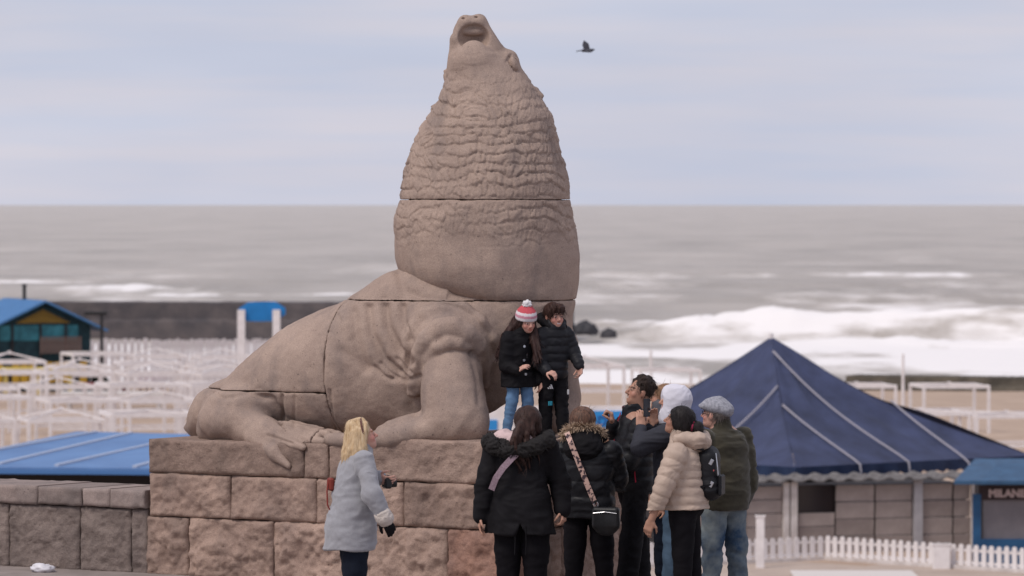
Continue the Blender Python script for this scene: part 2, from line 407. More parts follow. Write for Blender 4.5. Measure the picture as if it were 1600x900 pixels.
def statue_sdf(fld, part):
    """fld lives in world axes"""
    if part in ('neck', 'chest'):
        fld.loft(NECK, k=.0, n=2.15)
    if part == 'neck':
        # head: upper jaw and skull
        fld.loft([colsec(100, 704, 796, .26, .05), colsec(80, 706, 784, .24, .06), colsec(62, 706.5, 774, .215, .06), colsec(46, 708.5, 766, .185, .05), colsec(36, 713, 761, .155, .03), colsec(29, 721, 755, .10, .0)], k=.05, n=2.3)
        fld.ell(W(728, 36, -.08), (.062, .09, .055), k=.05); fld.ell(W(747, 34, -.08), (.066, .09, .06), k=.05)   # nose pads
        fld.cap(W(726, 34, -.10), W(715, 60, -.12), .05, .05, k=.05); fld.cap(W(750, 33, -.10), W(775, 75, -.12), .05, .06, k=.05)     # upper lip
        fld.cap(W(711, 62, -.08), W(709, 110, -.07), .045, .05, k=.05)
        fld.ell(W(739, 98, -.20), (.150, .14, .15), k=.06); fld.cap(W(740, 104, -.195), W(748, 175, -.14), .165, .32, k=.16)   # throat
        fld.ell(W(740, 57, -.25), (.152, .215, .128), k=.012, mode='sub')                        # open mouth
        fld.cap(W(763, 58, -.30), W(786, 94, -.26), .045, .022, k=.012, mode='sub')
        fld.cap(W(715, 60, -.30), W(710, 86, -.26), .036, .020, k=.012, mode='sub')
        fld.ell(W(739, 49, -.07), (.125, .06, .040), k=.008)                                      # palate and teeth ridge
        fld.ell(W(740, 94, -.232), (.146, .13, .176), k=.010)                                     # lower jaw
        fld.ell(W(724, 29, -.155), (.018, .04, .011), k=.008, mode='sub'); fld.ell(W(744, 27, -.155), (.020, .04, .011), k=.008, mode='sub')   # nostrils
        fld.ell(W(793, 99, -.06), (.110, .17, .125), k=.08)                                        # brow
        M_ = rot_y(-24); fld.ell(W(803, 99, -.20), (.044, .07, .082), M_, k=.02, mode='sub'); fld.ell(W(802, 100, -.172), (.038, .06, .074), M_, k=.0)
        fld.ell(W(702, 117, .06), (.05, .08, .06), k=.04)
        fld.cap(W(834, 143, -.02), W(845, 151, -.05), .040, .026, k=.015); fld.cap(W(688, 162, .0), W(677, 169, -.02), .034, .030, k=.015)  # ears
    if part == 'chest':
        # cut the underside of the mane bulge away at the left so that it overhangs the shoulder
        pass
    if part == 'body':
        # chest below the mane
        fld.loft([colsec(455, 690, 898, .62), colsec(475, 672, 899, .67), colsec(500, 664, 895, .68), colsec(540, 668, 891, .66), colsec(580, 676, 888, .62), colsec(620, 686, 884, .56), colsec(655, 700, 870, .46)], k=.0, n=2.2)
        # barrel of the body, tail to shoulder, built in the plinth's frame
        prof = [(303, 672, .05), (307, 660, .12), (315, 641, .22), (328, 616, .33), (348, 598, .43), (383, 582, .51), (420, 549, .60), (450, 524, .65), (487, 497, .70), (525, 479, .73), (565, 463, .75), (595, 443, .73), (618, 426, .68), (645, 414, .62), (690, 408, .54), (730, 420, .45)]
        P = np.array([np.r_[SL(u, v, .95), wd] for u, v, wd in prof])
        ll = np.linspace(P[0, 0], P[-1, 0], 300); zt = smooth_interp(ll, P[:, 0], P[:, 2]); ww = smooth_interp(ll, P[:, 0], P[:, 3])
        def barrel(x, y, z):
            l = (x - O2[0]) * E1[0] + (y - O2[1]) * E1[1]; d = (x - O2[0]) * E2[0] + (y - O2[1]) * E2[1]
            ztop = np.interp(l, ll, zt).astype(np.float32); wdt = np.interp(l, ll, ww).astype(np.float32)
            zb = 1.17; hh = np.maximum((ztop - zb) / 2, .04); zc = (ztop + zb) / 2
            e = ((np.abs(z - zc) / hh) ** 2.25 + (np.abs(d - .95) / wdt) ** 2.25) ** (1 / 2.25)
            q = (e - 1) * np.minimum(hh, wdt)
            return np.maximum(q, np.maximum(P[0, 0] - l, l - P[-1, 0]))
        fld.fn(fld.lo, fld.lo + fld.h * fld.n, barrel, k=.16)
        # under the chest it is open between the fore flippers
        a, b = W(757, 648, 0), W(890, 563, 0); nx, nz = -(b[2] - a[2]), (b[0] - a[0]); ln = math.hypot(nx, nz); nx /= ln; nz /= ln
        fld.fn(W(738, 700, -1.3), W(930, 540, 1.6), lambda x, y, z: np.maximum(((x - a[0]) * nx + (z - a[2]) * nz), -(x - a[0] + .04)) + 0 * y, k=.02, mode='sub')
        # near fore flipper: shoulder with rolls of skin, leg, foot
        c = lambda u, v, d, u2, v2, d2, r1_, r2_, k=.06, **kw: fld.cap(S(u, v, d), S(u2, v2, d2), r1_, r2_, k=k, **kw)
        fld.ell(S(704, 530, .74), (.40, .50, .36), k=.16)
        snap = fld.D.copy()
        def surf(u, v, inset):
            dd = np.arange(-.15, 1.6, .008)
            for d in dd:
                p = S(u, v, d); i = ((p - fld.lo) / fld.h).round().astype(int)
                if (i >= 0).all() and (i < fld.n).all() and snap[tuple(i)] < 0:
                    return np.array(p) + (np.array(p) - np.array((0, 0, H))) / np.linalg.norm(p) * inset
            return S(u, v, .6)
        def chain(pts, inset, r, k):
            q = [surf(u, v, inset) for (u, v) in pts]
            q = [q[0]] + [(q[i - 1] + 2 * q[i] + q[i + 1]) / 4 for i in range(1, len(q) - 1)] + [q[-1]]
            for i in range(len(q) - 1): fld.cap(q[i], q[i + 1], r[i], r[i + 1], k=k)
        chain([(632, 575), (634, 545), (645, 515), (665, 490), (692, 478), (722, 484), (746, 503), (764, 532), (771, 560), (770, 590)], .020, [.04, .06, .078, .085, .09, .092, .09, .085, .068, .04], .035)
        chain([(645, 612), (650, 582), (656, 552), (668, 528), (686, 512), (708, 509), (730, 519), (747, 540), (757, 568), (757, 600)], -.030, [.06, .078, .088, .094, .10, .10, .096, .088, .072, .045], .010)
        chain([(657, 606), (663, 578), (671, 555), (684, 540), (700, 533), (716, 534), (732, 544)], -.045, [.06, .07, .072, .072, .066, .06, .04], .014)
        for (u, v, r_) in ((652, 600, .085), (664, 608, .055), (646, 588, .07)): fld.ell(surf(u, v, -.01), (r_ * .75, r_, r_ * 1.2), k=.015)
        c(707, 585, .44, 707, 640, .345, .265, .262, .010)
        c(706, 615, .36, 716, 655, .32, .255, .27, .06)
        c(712, 658, .26, 668, 672, .18, .185, .13, .08); c(728, 662, .28, 738, 668, .3, .18, .13, .06)
        c(668, 671, .14, 612, 683, .04, .125, .092, .05); c(612, 683, .04, 560, 690, .02, .092, .065, .04); c(560, 689, .03, 515, 686, .03, .066, .05, .03)
        c(640, 662, .14, 596, 675, .12, .07, .06, .03); c(612, 665, .15, 655, 660, .2, .05, .09, .04)
        # far fore flipper
        fld.cap(W(876, 540, .1), W(884, 620, .05), .16, .125, k=.08); fld.cap(W(884, 620, .05), W(880, 664, -.1), .125, .15, k=.06)
        fld.cap(W(880, 668, -.12), W(905, 678, .2), .10, .08, k=.05)
        # hind flipper: thigh, foot, toes
        fld.ell(S(372, 655, .42), (.36, .42, .24), k=.05); c(335, 668, .42, 392, 672, .26, .17, .16, .06); c(345, 645, .5, 392, 648, .42, .16, .17, .08)
        c(392, 670, .22, 428, 684, .10, .155, .10, .06); c(400, 664, .24, 446, 676, .12, .12, .075, .05)
        c(400, 684, .13, 432, 708, .02, .105, .075, .03); c(432, 708, .02, 451, 728, -.03, .072, .026, .03)
        c(432, 684, .08, 460, 694, .01, .062, .05, .02); c(460, 694, .01, 474, 699, -.02, .05, .036, .02)
        c(440, 677, .12, 488, 688, .05, .056, .042, .014); c(446, 671, .17, 497, 682, .10, .052, .042, .012); c(450, 667, .22, 512, 679, .15, .05, .04, .012); c(488, 688, .05, 505, 690, .04, .042, .03, .01); c(455, 664, .28, 530, 679, .2, .045, .03, .012)
        for (u, v, d) in ((409, 671, .07), (425, 664, .13), (441, 661, .19)): fld.ell(S(u, v, d), (.056, .035, .026), k=.004)
        fld.cap(S(313, 655, .8), S(292, 668, .82), .10, .03, k=.05)
        # dome over the thigh (crease line above the flipper)
        fld.ell(S(385, 628, .42), (.34, .3, .15), k=.07)
        # keep everything on the plinth (the flipper ends may hang over its front edge)
        def under(x, y, z):
            l = (x - O2[0]) * E1[0] + (y - O2[1]) * E1[1]; d = (x - O2[0]) * E2[0] + (y - O2[1]) * E2[1]
            return np.where(d > .0, (1.17 if part else 0) - z, .95 - z)
        fld.fn(fld.lo, fld.lo + fld.h * fld.n, under, mode='int')

def seg_dist(u, v, pts):
    D = np.full(u.shape, 1e9, np.float32)
    for (a, b) in zip(pts[:-1], pts[1:]):
        dx, dy = b[0] - a[0], b[1] - a[1]; t = np.clip(((u - a[0]) * dx + (v - a[1]) * dy) / (dx * dx + dy * dy), 0, 1)
        D = np.minimum(D, np.hypot(u - a[0] - t * dx, v - a[1] - t * dy))
    return D
def statue_detail(V, Q, part, cuts=()):
    cd = np.full(len(V), 9., np.float32)
    for f in cuts: cd = np.minimum(cd, np.abs(f(V[:, 0], V[:, 1], V[:, 2])))
    V0 = V; V = relax(V, Q, 2, .5); damp = np.clip(cd / .035, 0, 1); V = V0 + (V - V0) * np.clip(cd / .02, 0, 1)[:, None]; N = vnormals(V, Q)
    u, v = world_uv(V[:, 0], V[:, 1], V[:, 2]); disp = np.zeros(len(V), np.float32)
    near = np.clip(-N[:, 1] * 3 + .5, 0, 1)
    if part in ('neck', 'chest'):
        ang = np.arctan2(V[:, 0] - (770 - 800) / F * YC, -(V[:, 1] - YC)); z = V[:, 2]
        rad = np.interp(v, [95, 175, 250, 345, 450], [.28, .5, .66, .76, .78])
        x = ang * rad
        q = np.stack([x * 2.2, z * 2.2, 0 * x], 1)
        wz = z + .055 * vnoise(q, 3) + .028 * vnoise(q * 2.7, 4) + .012 * vnoise(q * 7, 14) + .02 * np.cos(ang); wx = x + .09 * vnoise(q * 1.7 + 9, 6) + .03 * vnoise(q * 5, 8)
        def cells(px, pz, seed, jx, jz):
            iz = np.floor(pz).astype(int); F1 = np.full(len(px), 9., np.float32); F2 = F1.copy(); ID = F1.copy(); DZ = F1.copy(); zero = np.zeros(len(px), int)
            for dz in (-1, 0, 1):
                rz = iz + dz; sh = _h(rz, zero, zero, seed + 9) * 2
                ix = np.floor(px + sh).astype(int)
                for dx in (-1, 0, 1):
                    cx = ix + dx; ox = cx - sh + .5 + jx * _h(cx, rz, zero, seed); oz = rz + .5 + jz * _h(cx, rz, zero, seed + 1)
                    ddz = pz - oz; d = np.sqrt((px - ox) ** 2 + ddz ** 2)
                    n1_ = d < F1; F2 = np.where(n1_, F1, np.minimum(F2, d)); ID = np.where(n1_, _h(cx, rz, zero, seed + 2), ID); DZ = np.where(n1_, ddz, DZ); F1 = np.where(n1_, d, F1)
            return F1, F2, ID, DZ
        F1, F2, ID, DZ = cells(wx / .074 + .3 * vnoise(q * 3.1, 92), wz / .098, 5, .42, .24)
        edge = np.clip((F2 - F1) / .34, 0, 1); big = 1 - (1 - edge) ** 2.2
        G1, G2, GI, GZ = cells(wx / .062 + .3 * vnoise(q * 4, 2), wz / .060, 15, .4, .3)
        sm = 1 - (1 - np.clip((G2 - G1) / .36, 0, 1)) ** 2
        rowf = wz / .098; rr = np.abs(2 * (rowf - np.floor(rowf)) - 1); rowg = np.exp(-((rr - 1) / .13) ** 2) * np.clip(.75 + .9 * vnoise(q * 1.3 + 31, 77), 0, 1.3)
        fine = np.sin(wx * 190 + 4 * vnoise(q * 5, 13) + 5 * ID)
        swirl = fbm(np.stack([x * 8, z * 12, 0 * x], 1), 3, 21)
        m = np.interp(v + 14 * vnoise(q * 1.5 + 4, 30), [92, 112, 165, 335, 360, 388], [0, .45, 1, 1, .7, 0])
        disp += m * (.0095 * (big - .6) * (1 + .5 * ID) * (1 + .5 * vnoise(q * 1.1 + 60, 95)) - .009 * DZ * big + .0035 * (sm - .6) - .0135 * rowg + .0022 * fine + .0065 * swirl)
        disp += .006 * fbm(np.stack([V[:, 0] * 4, V[:, 1] * 4, V[:, 2] * 4], 1), 3, 41) * (v > 110)
        for pts, wd, dp in [([(722, 84), (738, 87), (752, 83)], 1.6, .003), ([(720, 101), (740, 104), (762, 100)], 2, .004),
                            ([(792, 96), (800, 84), (812, 90), (819, 108)], 2.5, .015)]:
            disp -= near * dp * np.exp(-(seg_dist(u, v, pts) / wd) ** 2)
    else:
        n3 = fbm(V * 3.2, 4, 51); disp += .009 * n3 + .0025 * fbm(V * 14, 3, 61)
        lines = [([(600, 470), (606, 510), (622, 545), (640, 566)], 7, .045), ([(575, 478), (580, 520), (600, 560), (622, 580)], 7, .040), ([(552, 486), (555, 530), (572, 575)], 8, .034), ([(628, 470), (630, 500), (640, 530)], 6, .036),
                 ([(584, 573), (600, 588), (612, 592)], 2.5, .022), ([(594, 567), (610, 583), (622, 590)], 2.5, .024), ([(606, 562), (620, 578), (634, 588)], 2.5, .024), ([(620, 560), (630, 572), (642, 584)], 2.5, .022),
                 ([(612, 592), (640, 594), (655, 588)], 4, .020), ([(530, 548), (560, 566), (590, 578)], 9, .018), ([(440, 612), (440, 660), (446, 668)], 3, .028), ([(460, 610), (460, 668)], 2.2, .012),
                 ([(405, 612), (425, 625), (440, 655)], 6, .040), ([(330, 612), (350, 622), (390, 612), (412, 622)], 4, .026), ([(455, 692), (430, 684), (418, 680)], 2.5, .02),
                 ([(515, 610), (518, 640), (524, 672)], 2.0, .02), ([(640, 612), (645, 640), (660, 655)], 8, .02), ([(735, 550), (745, 590), (748, 630)], 4, .012),
                 ([(526, 487), (532, 500)], 1.5, .015), ([(622, 425), (630, 452), (660, 465), (700, 468)], 7, .03), ([(690, 466), (740, 492), (762, 522), (776, 560)], 5, .02)]
        for pts, wd, dp in lines: disp -= near * dp * np.exp(-(seg_dist(u, v, pts) / wd) ** 2)
    chip = (cd < .025) * np.maximum(fbm(V * 16, 2, 71), 0) * .006
    V2 = V + N * (disp * damp - chip)[:, None]
    return V2

statue = empty('sea_lion_statue', (0, 0, 0), 0, 'huge weathered stone sea lion statue rearing up with open mouth on the plinth', 'statue')
def half(fld, f): fld.fn(fld.lo, fld.lo + fld.h * fld.n, f, mode='int')
G = .0022
zA = W(760, 312, 0)[2]; zB = W(760, 468, 0)[2]; zC = H - (608 - HV) / F * 43.6
LX = SL(515, 560, .3)[0]
def lcoord(x, y): return (x - O2[0]) * E1[0] + (y - O2[1]) * E1[1]
def add_block(fld, part, me_name, cuts, label=None):
    for f in cuts: half(fld, f)
    V, Q = fld.mesh(); Vd = statue_detail(V, Q, part, cuts)
    # joints stay straight: damp the displacement next to the saw cuts
    o = link('stone_block', mesh_from(Vd, Q, True, me_name), M_STATUE, statue)
    if label: o['label'] = label
    return o
wob = lambda x, y: .002 * np.sin(x * 9 + y * 3) + .0015 * np.sin(x * 23 + 1)
fa = Field((-1.0, YC - .95, zA - .05), (.72, YC + .95, 5.02), .0112); statue_sdf(fa, 'neck')
add_block(fa, 'neck', 'head_block', [lambda x, y, z: zA + G - z + wob(x, y)], 'head and neck block with carved wrinkled mane')
fb = Field((-1.08, YC - .95, zB - .05), (.74, YC + .95, zA + .05), .0112); statue_sdf(fb, 'chest')
add_block(fb, 'chest', 'chest_block', [lambda x, y, z: z - (zA - G + wob(x, y)), lambda x, y, z: zB + G - z + wob(x, y)], 'smooth swollen chest block below the mane')
fc = Field((-3.25, 41.0, .93), (.85, 45.4, 2.98), .0135); statue_sdf(fc, 'body')
base = fc.D.copy()
jb = lambda x, y: .002 * np.sin(x * 17) + .001 * np.sin(x * 41 + y * 7)
for nm, cuts, lab in [('front', [lambda x, y, z: LX + G - lcoord(x, y) + .002 * np.sin(z * 17), lambda x, y, z: z - (zB - G + jb(x, y))], 'shoulder and fore flippers'),
                 ('rump', [lambda x, y, z: lcoord(x, y) - (LX - G) + .002 * np.sin(z * 17), lambda x, y, z: zC + G - z + jb(x, y), lambda x, y, z: z - (zB - G) + 0 * x], 'sloping back'),
                 ('tail', [lambda x, y, z: lcoord(x, y) - (LX - G) + .002 * np.sin(z * 17), lambda x, y, z: z - (zC - G + jb(x, y))], 'hindquarters with hind flipper spread over the edge'),
                 ('nape', [lambda x, y, z: zB + G - z + jb(x, y)], 'back of the neck')]:
    fc.D = base.copy(); add_block(fc, 'body', nm, cuts, lab)
def mortar(sec, z, k=.90):
    mb = MB(); n = 40; vs = [(sec[1] + sec[3] * k * math.cos(2 * math.pi * i / n), sec[2] + sec[4] * k * math.sin(2 * math.pi * i / n)) for i in range(n)]
    mb.add([(x, y, z - .03) for x, y in vs] + [(x, y, z + .03) for x, y in vs], [tuple(range(n))[::-1], tuple(range(n, 2 * n))] + [(i, (i + 1) % n, n + (i + 1) % n, n + i) for i in range(n)])
    mb.build('mortar_joint', M_STATUE, statue)
mortar(colsec(312, 625, 891, .72), zA); mortar(colsec(470, 700, 899, .64), zB)
del base, fa, fb, fc

# ---- plinth ------------------------------------------------------------------------
pl = empty('stone_plinth', (O2[0], O2[1], 0), ROTP, 'stepped plinth of rough brown stone blocks under the sea lion', 'plinth')
def uL(u, v=700): return SL(u, v, 0)[0]
AL, BR, DEP = uL(233), .40, 1.9
PLN = [0]
def rock_block(x0, x1, z0, z1, m, rough, parent, y0=0.0, depth=.25, seed=0, edge=.012, nx=None, side=None, slope=None):
    """rock-faced block, its face looking to -y, in the parent's frame; side: matrix for another face"""
    w_, h_ = x1 - x0, z1 - z0; nx = nx or max(4, int(w_ / .019)); nz = max(4, int(h_ / .019))
    X, Z = np.meshgrid(np.linspace(0, 1, nx + 1), np.linspace(0, 1, nz + 1)); X = X.ravel(); Z = Z.ravel()
    wx = x0 + X * w_; wz = z0 + Z * h_
    if slope: wz = z0 + Z * (np.interp(wx, slope[0], slope[1]) - z0)
    ed = np.minimum(np.minimum(X * w_, (1 - X) * w_), np.minimum(Z, 1 - Z) * h_)
    p = np.stack([wx * 4 + seed * 7.3, wz * 4 + seed * 3.1, 0 * X + seed], 1)
    rid = 1 - np.abs(fbm(p * 1.1, 3, seed)) * 2
    d = rough * .66 * ((fbm(p * 1.9, 6, seed + 3, .66) * .95 + .5 * rid + .5 * (np.floor(fbm(p * .8 + 40, 2, seed + 9) * 3) / 3)) + .5) * np.clip(ed / .022, 0, 1) ** .7 + .004 * vnoise(p * 7, seed + 4) + .003 * vnoise(p * 13, seed + 6)
    jit = .006 * vnoise(np.stack([wx * 9, wz * 9, 0 * wx + seed], 1), 9)
    V = np.stack([wx + jit * (ed < .001), y0 - d + edge * np.clip(1 - ed / .02, 0, 1), wz + jit * (ed < .001)], 1)
    F_ = []; row = nx + 1
    for j in range(nz):
        for i in range(nx): a = j * row + i; F_.append((a, a + 1, a + row + 1, a + row))
    n = len(V); Vl = V.tolist()
    per = [i for i in range(nx + 1)] + [j * row + nx for j in range(1, nz + 1)] + [nz * row + i for i in range(nx - 1, -1, -1)] + [j * row for j in range(nz - 1, 0, -1)]
    for i in per: Vl.append([V[i][0], y0 + depth, V[i][2]])
    k = len(per)
    for i in range(k): F_.append((per[(i + 1) % k], per[i], n + i, n + (i + 1) % k))
    F_.append(tuple(n + i for i in range(k)))
    Vl = np.array(Vl)
    if side is not None:
        Vl = np.stack([side[0] - (Vl[:, 1]) , side[1] + Vl[:, 0], Vl[:, 2]], 1)
    me = mesh_from(Vl, F_, True, 'stone'); 
    sh = np.ones(len(me.polygons), bool); sh[nx * nz:] = False; me.polygons.foreach_set('use_smooth', sh)
    PLN[0] += 1
    return link('stone', me, m, parent)
g = .005
Z2, Z3 = .902, .513
def course(us, z0, z1, m, rough, **kw):
    for i in range(len(us) - 1):
        mm = m(i) if callable(m) else m
        rock_block(us[i] + g / 2, us[i + 1] - g / 2, z0 + g / 2, z1 - g / 2, mm, rough, pl, seed=PLN[0] + 1, **kw)
rock_block(AL, uL(475) - g / 2, Z2 + g / 2, ZT, M_HAMMER, .020, pl, y0=-.006, depth=DEP - .02, seed=50)
rock_block(uL(475) + g / 2, uL(512), Z2 + g / 2, ZT + .002, M_HAMMER, .018, pl, y0=-.004, depth=DEP - .02, seed=51)
xs = [uL(512) + .003, uL(530), uL(560), uL(590), BR]
rock_block(xs[0], BR, Z2 + g / 2, ZS, M_HAMMER, .020, pl, y0=.010, depth=DEP - .03, seed=52, slope=(xs, [ZT - .01, ZT + .01, ZS - .02, ZS, ZS]))
course([AL, uL(360), uL(494), uL(630), BR], Z3, Z2, M_ROCK, .036)
course([AL - .03, uL(295), uL(427), uL(560), uL(699), BR + .02], -.02, Z3, lambda i: M_RED if i == 4 else M_ROCK, .042)
for (z0, z1, cuts, rg) in ((Z2, ZS, [0.02, 1.0, DEP], .014), (Z3, Z2, [0.25, 1.1, DEP], .036), (-.02, Z3, [.25, .75, 1.35, DEP], .042)):
    for i in range(len(cuts) - 1):
        if z1 == ZS: continue
        rock_block(cuts[i] + g / 2, cuts[i + 1] - g / 2, z0 + g / 2, z1 - g / 2, M_ROCK, rg, pl, seed=PLN[0] + 7, side=(BR, 0), depth=.25)
cb = MB(); cb.box(((AL + BR) / 2 + .0, DEP / 2 + .1, .44), (BR - AL - .12, DEP - .25, .9)); cb.build('core', M_HAMMER, pl)
# ---- low promenade wall at the left ------------------------------------------------
wa = empty('promenade_wall', (O2[0], O2[1], 0), ROTP, 'low stone promenade wall with grey slabs and pale coping left of the plinth', 'wall')
wy = .02
def uW(u): return SL(u, 800, wy)[0]
wall_u = [-330, -200, -95, 14, 125, 205, 231]
for i in range(len(wall_u) - 1):
    b_ = rock_block(uW(wall_u[i]) + .003, uW(wall_u[i + 1]) - .003, -.02, .572, M_GREY, .03, wa, y0=wy, depth=.55, seed=80 + i)
    b_.name = 'slab'
cope_u = [-330, -230, -130, -60, 0, 63, 133, 176, 231]
for i in range(len(cope_u) - 1):
    x0, x1 = uW(cope_u[i]) + .003, uW(cope_u[i + 1]) - .003
    b_ = rock_block(x0, x1, .576, .74, M_COPE, .007, wa, y0=wy - .05, depth=.80, seed=95 + i); b_.name = 'coping_stone'
# ================================================================== ground, beach, sea
M_PAVE = mat('promenade_paving', (.30, .25, .23), .8, (.22, .185, .17), 3, .4, 40, .01)
M_SAND = mat('beach_sand', (.46, .345, .265), .95, (.37, .27, .205), .5, .6, 3, .10)
M_DECK = mat('beach_path', (.46, .37, .31), .9, (.38, .30, .25), .8, .3, 10, .02)
ZB = -7.0
def sheet(name, pts, m, thick=None):
    mb = MB(); mb.add(pts, [tuple(range(len(pts)))]); return tag(mb.build(name, m), kind='structure')
ed = lambda X: 41.5 - .653 * (X + .328)
# promenade: one paved sheet, its seaward edge follows the low wall and passes behind the statue
sheet('promenade', [(-9, -6, 0), (9, -6, 0), (9, 42.85, 0), (.9, 42.85, 0), (-.9, 43.6, 0), (-2.2, 44.9, 0), (-3.3, 43.95, 0), (-9, ed(-9) + .45, 0)], M_PAVE)
mb = MB(); rp = [(9, 42.85), (.9, 42.85), (-.9, 43.6), (-2.2, 44.9), (-3.3, 43.95), (-9, ed(-9) + .45)]
for a, b in zip(rp[:-1], rp[1:]): mb.add([(a[0], a[1], -.004), (b[0], b[1], -.004), (b[0], b[1], ZB - .2), (a[0], a[1], ZB - .2)], [(0, 1, 2, 3)])
tag(mb.build('retaining_wall', M_GREY), 'sea-facing retaining wall dropping from the promenade to the beach', 'wall')
# beach: slopes down to the water
ys = [30, 60, 120, 200, 248, 286, 314, 334, 362, 400]; zs = [ZB, ZB, ZB, ZB, ZB - .25, ZB - .8, ZB - 1.35, ZB - 2.1, ZB - 3, ZB - 4]
xs_ = np.linspace(-260, 260, 105); yy = np.interp(np.linspace(0, 1, 120), np.linspace(0, 1, len(ys)), ys)
X, Y = np.meshgrid(xs_, yy); Z = np.interp(Y, ys, zs) + .06 * fbm(np.stack([X.ravel() * .25, Y.ravel() * .12, 0 * X.ravel()], 1), 3, 5).reshape(X.shape)
def grid_faces(ny, nx):
    i = np.arange(ny * nx).reshape(ny, nx); return np.stack([i[:-1, :-1].ravel(), i[:-1, 1:].ravel(), i[1:, 1:].ravel(), i[1:, :-1].ravel()], 1)
tag(link('beach', mesh_from(np.stack([X.ravel(), Y.ravel(), Z.ravel()], 1), grid_faces(*X.shape)), M_SAND), kind='structure')

# ---- sea: swell, breakers and foam as geometry; foam amount is carried by the waves themselves
ZSEA = -9.0
def hump(s, back, front): return np.where(s < 0, np.exp(-(s / front) ** 2), np.exp(-(s / back) ** 2))
yr = np.concatenate([np.arange(302, 640, .85), 640 * np.geomspace(1, 60, 190)])
tt = np.linspace(-1, 1, 380)
Y = np.repeat(yr[:, None], len(tt), 1); X = tt[None, :] * (Y * .155 + 40)
p = np.stack([X.ravel(), Y.ravel(), 0 * X.ravel()], 1)
x, y = X.ravel(), Y.ravel()
far = np.clip(1 - (y - 700) / 5000, 0, 1)
z = .30 * far * fbm(p * np.array([.012, .05, 1]), 4, 3) + .10 * np.clip(1 - y / 1200, 0, 1) * fbm(p * np.array([.12, .30, 1]), 3, 8)
sw = np.sin(y * .115 + 1.3 * vnoise(p * np.array([.012, .01, 1]), 12)) * np.clip((y - 470) / 80, 0, 1) * np.clip(1 - (y - 500) / 1400, 0, 1); z += .5 * sw * (1 + vnoise(p * np.array([.02, .02, 1]), 14))
foam = np.zeros(len(x), np.float32)
def breaker(yc, amp, x0, x1, ph, foamy, front=5., back=11.):
    global z, foam
    yl = yc + 9 * vnoise(np.stack([x * .016 + ph, 0 * x, 0 * x], 1), 21) + 3 * vnoise(np.stack([x * .06 + ph, 0 * x, 0 * x], 1), 22)
    env = np.clip((x - x0) / 16, 0, 1) * np.clip((x1 - x) / 16, 0, 1); env = env * env * (3 - 2 * env)
    a = amp * env * (.62 + .5 * vnoise(np.stack([x * .022 + ph * 3, 0 * x, 0 * x], 1), 24) + .22 * vnoise(np.stack([x * .09 + ph, 0 * x, 0 * x], 1), 25))
    s = y - yl; hmp = hump(s, back, front)
    lump = fbm(np.stack([x * .35, y * .35, 0 * x], 1), 4, 31)
    br = np.clip(foamy + 1.1 * vnoise(np.stack([x * .03 + ph * 5, 0 * x, 0 * x], 1), 27), 0, 1)      # where the crest has already broken
    z += a * hmp * (1 + .42 * br * lump)
    crest = np.clip(a / max(amp, .1), 0, 1.3) * env
    foam = np.maximum(foam, 1.45 * crest * (br * np.where(s < 2.5, np.clip(hmp * 2.2, 0, 1), np.exp(-(s - 2.5) / 5)) + .75 * np.exp(-((s - .5) / 1.6) ** 2) + .45 * env * np.exp(-np.abs(s + 7) / 4) * (s < 0)) * (.8 + .35 * lump))
breaker(436, 3.4, 2, 160, 1.7, .85, 2.8, 6)
breaker(414, 1.2, 14, 160, 4.1, .6, 3, 6)
breaker(470, 1.9, -2, 75, 7.3, .75, 4, 9); breaker(485, 1.7, 70, 170, 5.3, .5, 4, 9)
breaker(585, 1.6, 40, 190, 9.1, .35)
breaker(640, .8, -60, 60, 2.9, .1); breaker(660, .8, -140, -30, 5.9, .1); breaker(740, 1.2, -120, 30, 3.3, .30, 7, 14); breaker(720, 1.1, -20, 190, 6.6, .2, 7, 14)
breaker(700, .6, -170, -70, 8.8, .1, 6, 12); breaker(820, 1.0, -60, 110, 10.8, .15, 7, 14)
# washed-out surf between the breakers and the sand
surf = np.clip((470 + 10 * vnoise(p * np.array([.02, 0, 1]), 43) - 24 - y) / 24, 0, 1); lace = fbm(p * np.array([.11, .045, 1]), 5, 41); lace2 = fbm(p * np.array([.045, .014, 1]), 4, 47)
foam = np.maximum(foam, surf * np.clip(.66 + .75 * lace + .35 * lace2 + .28 * np.clip((392 - y) / 40, 0, 1), 0, 1))
foam = np.maximum(foam, np.clip(1 - np.abs(y - 560) / 190, 0, 1) * np.clip(.20 + .75 * lace2 + .35 * lace, 0, 1) * .75)
foam = np.maximum(foam, np.clip(1 - y / 2600, 0, 1) * np.clip(lace2 - .10, 0, 1) * .6)
z = z * np.clip((y - 305) / 60, .15, 1)
me = mesh_from(np.stack([x, y, ZSEA + z + .9 * np.clip((400 - y) / 80, 0, 1) * 0], 1), grid_faces(*Y.shape)); fattr(me, 'foam', foam)
m = bpy.data.materials.new('sea_water'); m.use_nodes = True; t = m.node_tree; pb = t.nodes['Principled BSDF']; N = t.nodes.new; Lk = t.links.new
pb.inputs['Roughness'].default_value = .35; pb.inputs['IOR'].default_value = 1.33; pb.inputs['Specular IOR Level'].default_value = .5
tcn = N('ShaderNodeTexCoord'); a = N('ShaderNodeAttribute'); a.attribute_name = 'foam'
mpn = N('ShaderNodeMapping'); mpn.inputs['Scale'].default_value = (.22, .12, 1); Lk(tcn.outputs['Object'], mpn.inputs[0])
nz = N('ShaderNodeTexNoise'); nz.inputs['Scale'].default_value = 1; nz.inputs['Detail'].default_value = 7; nz.inputs['Roughness'].default_value = .65; Lk(mpn.outputs[0], nz.inputs['Vector'])
ma = N('ShaderNodeMath'); ma.operation = 'MULTIPLY_ADD'; ma.inputs[1].default_value = 1.0; ma.inputs[2].default_value = -.5; Lk(nz.outputs[0], ma.inputs[0])
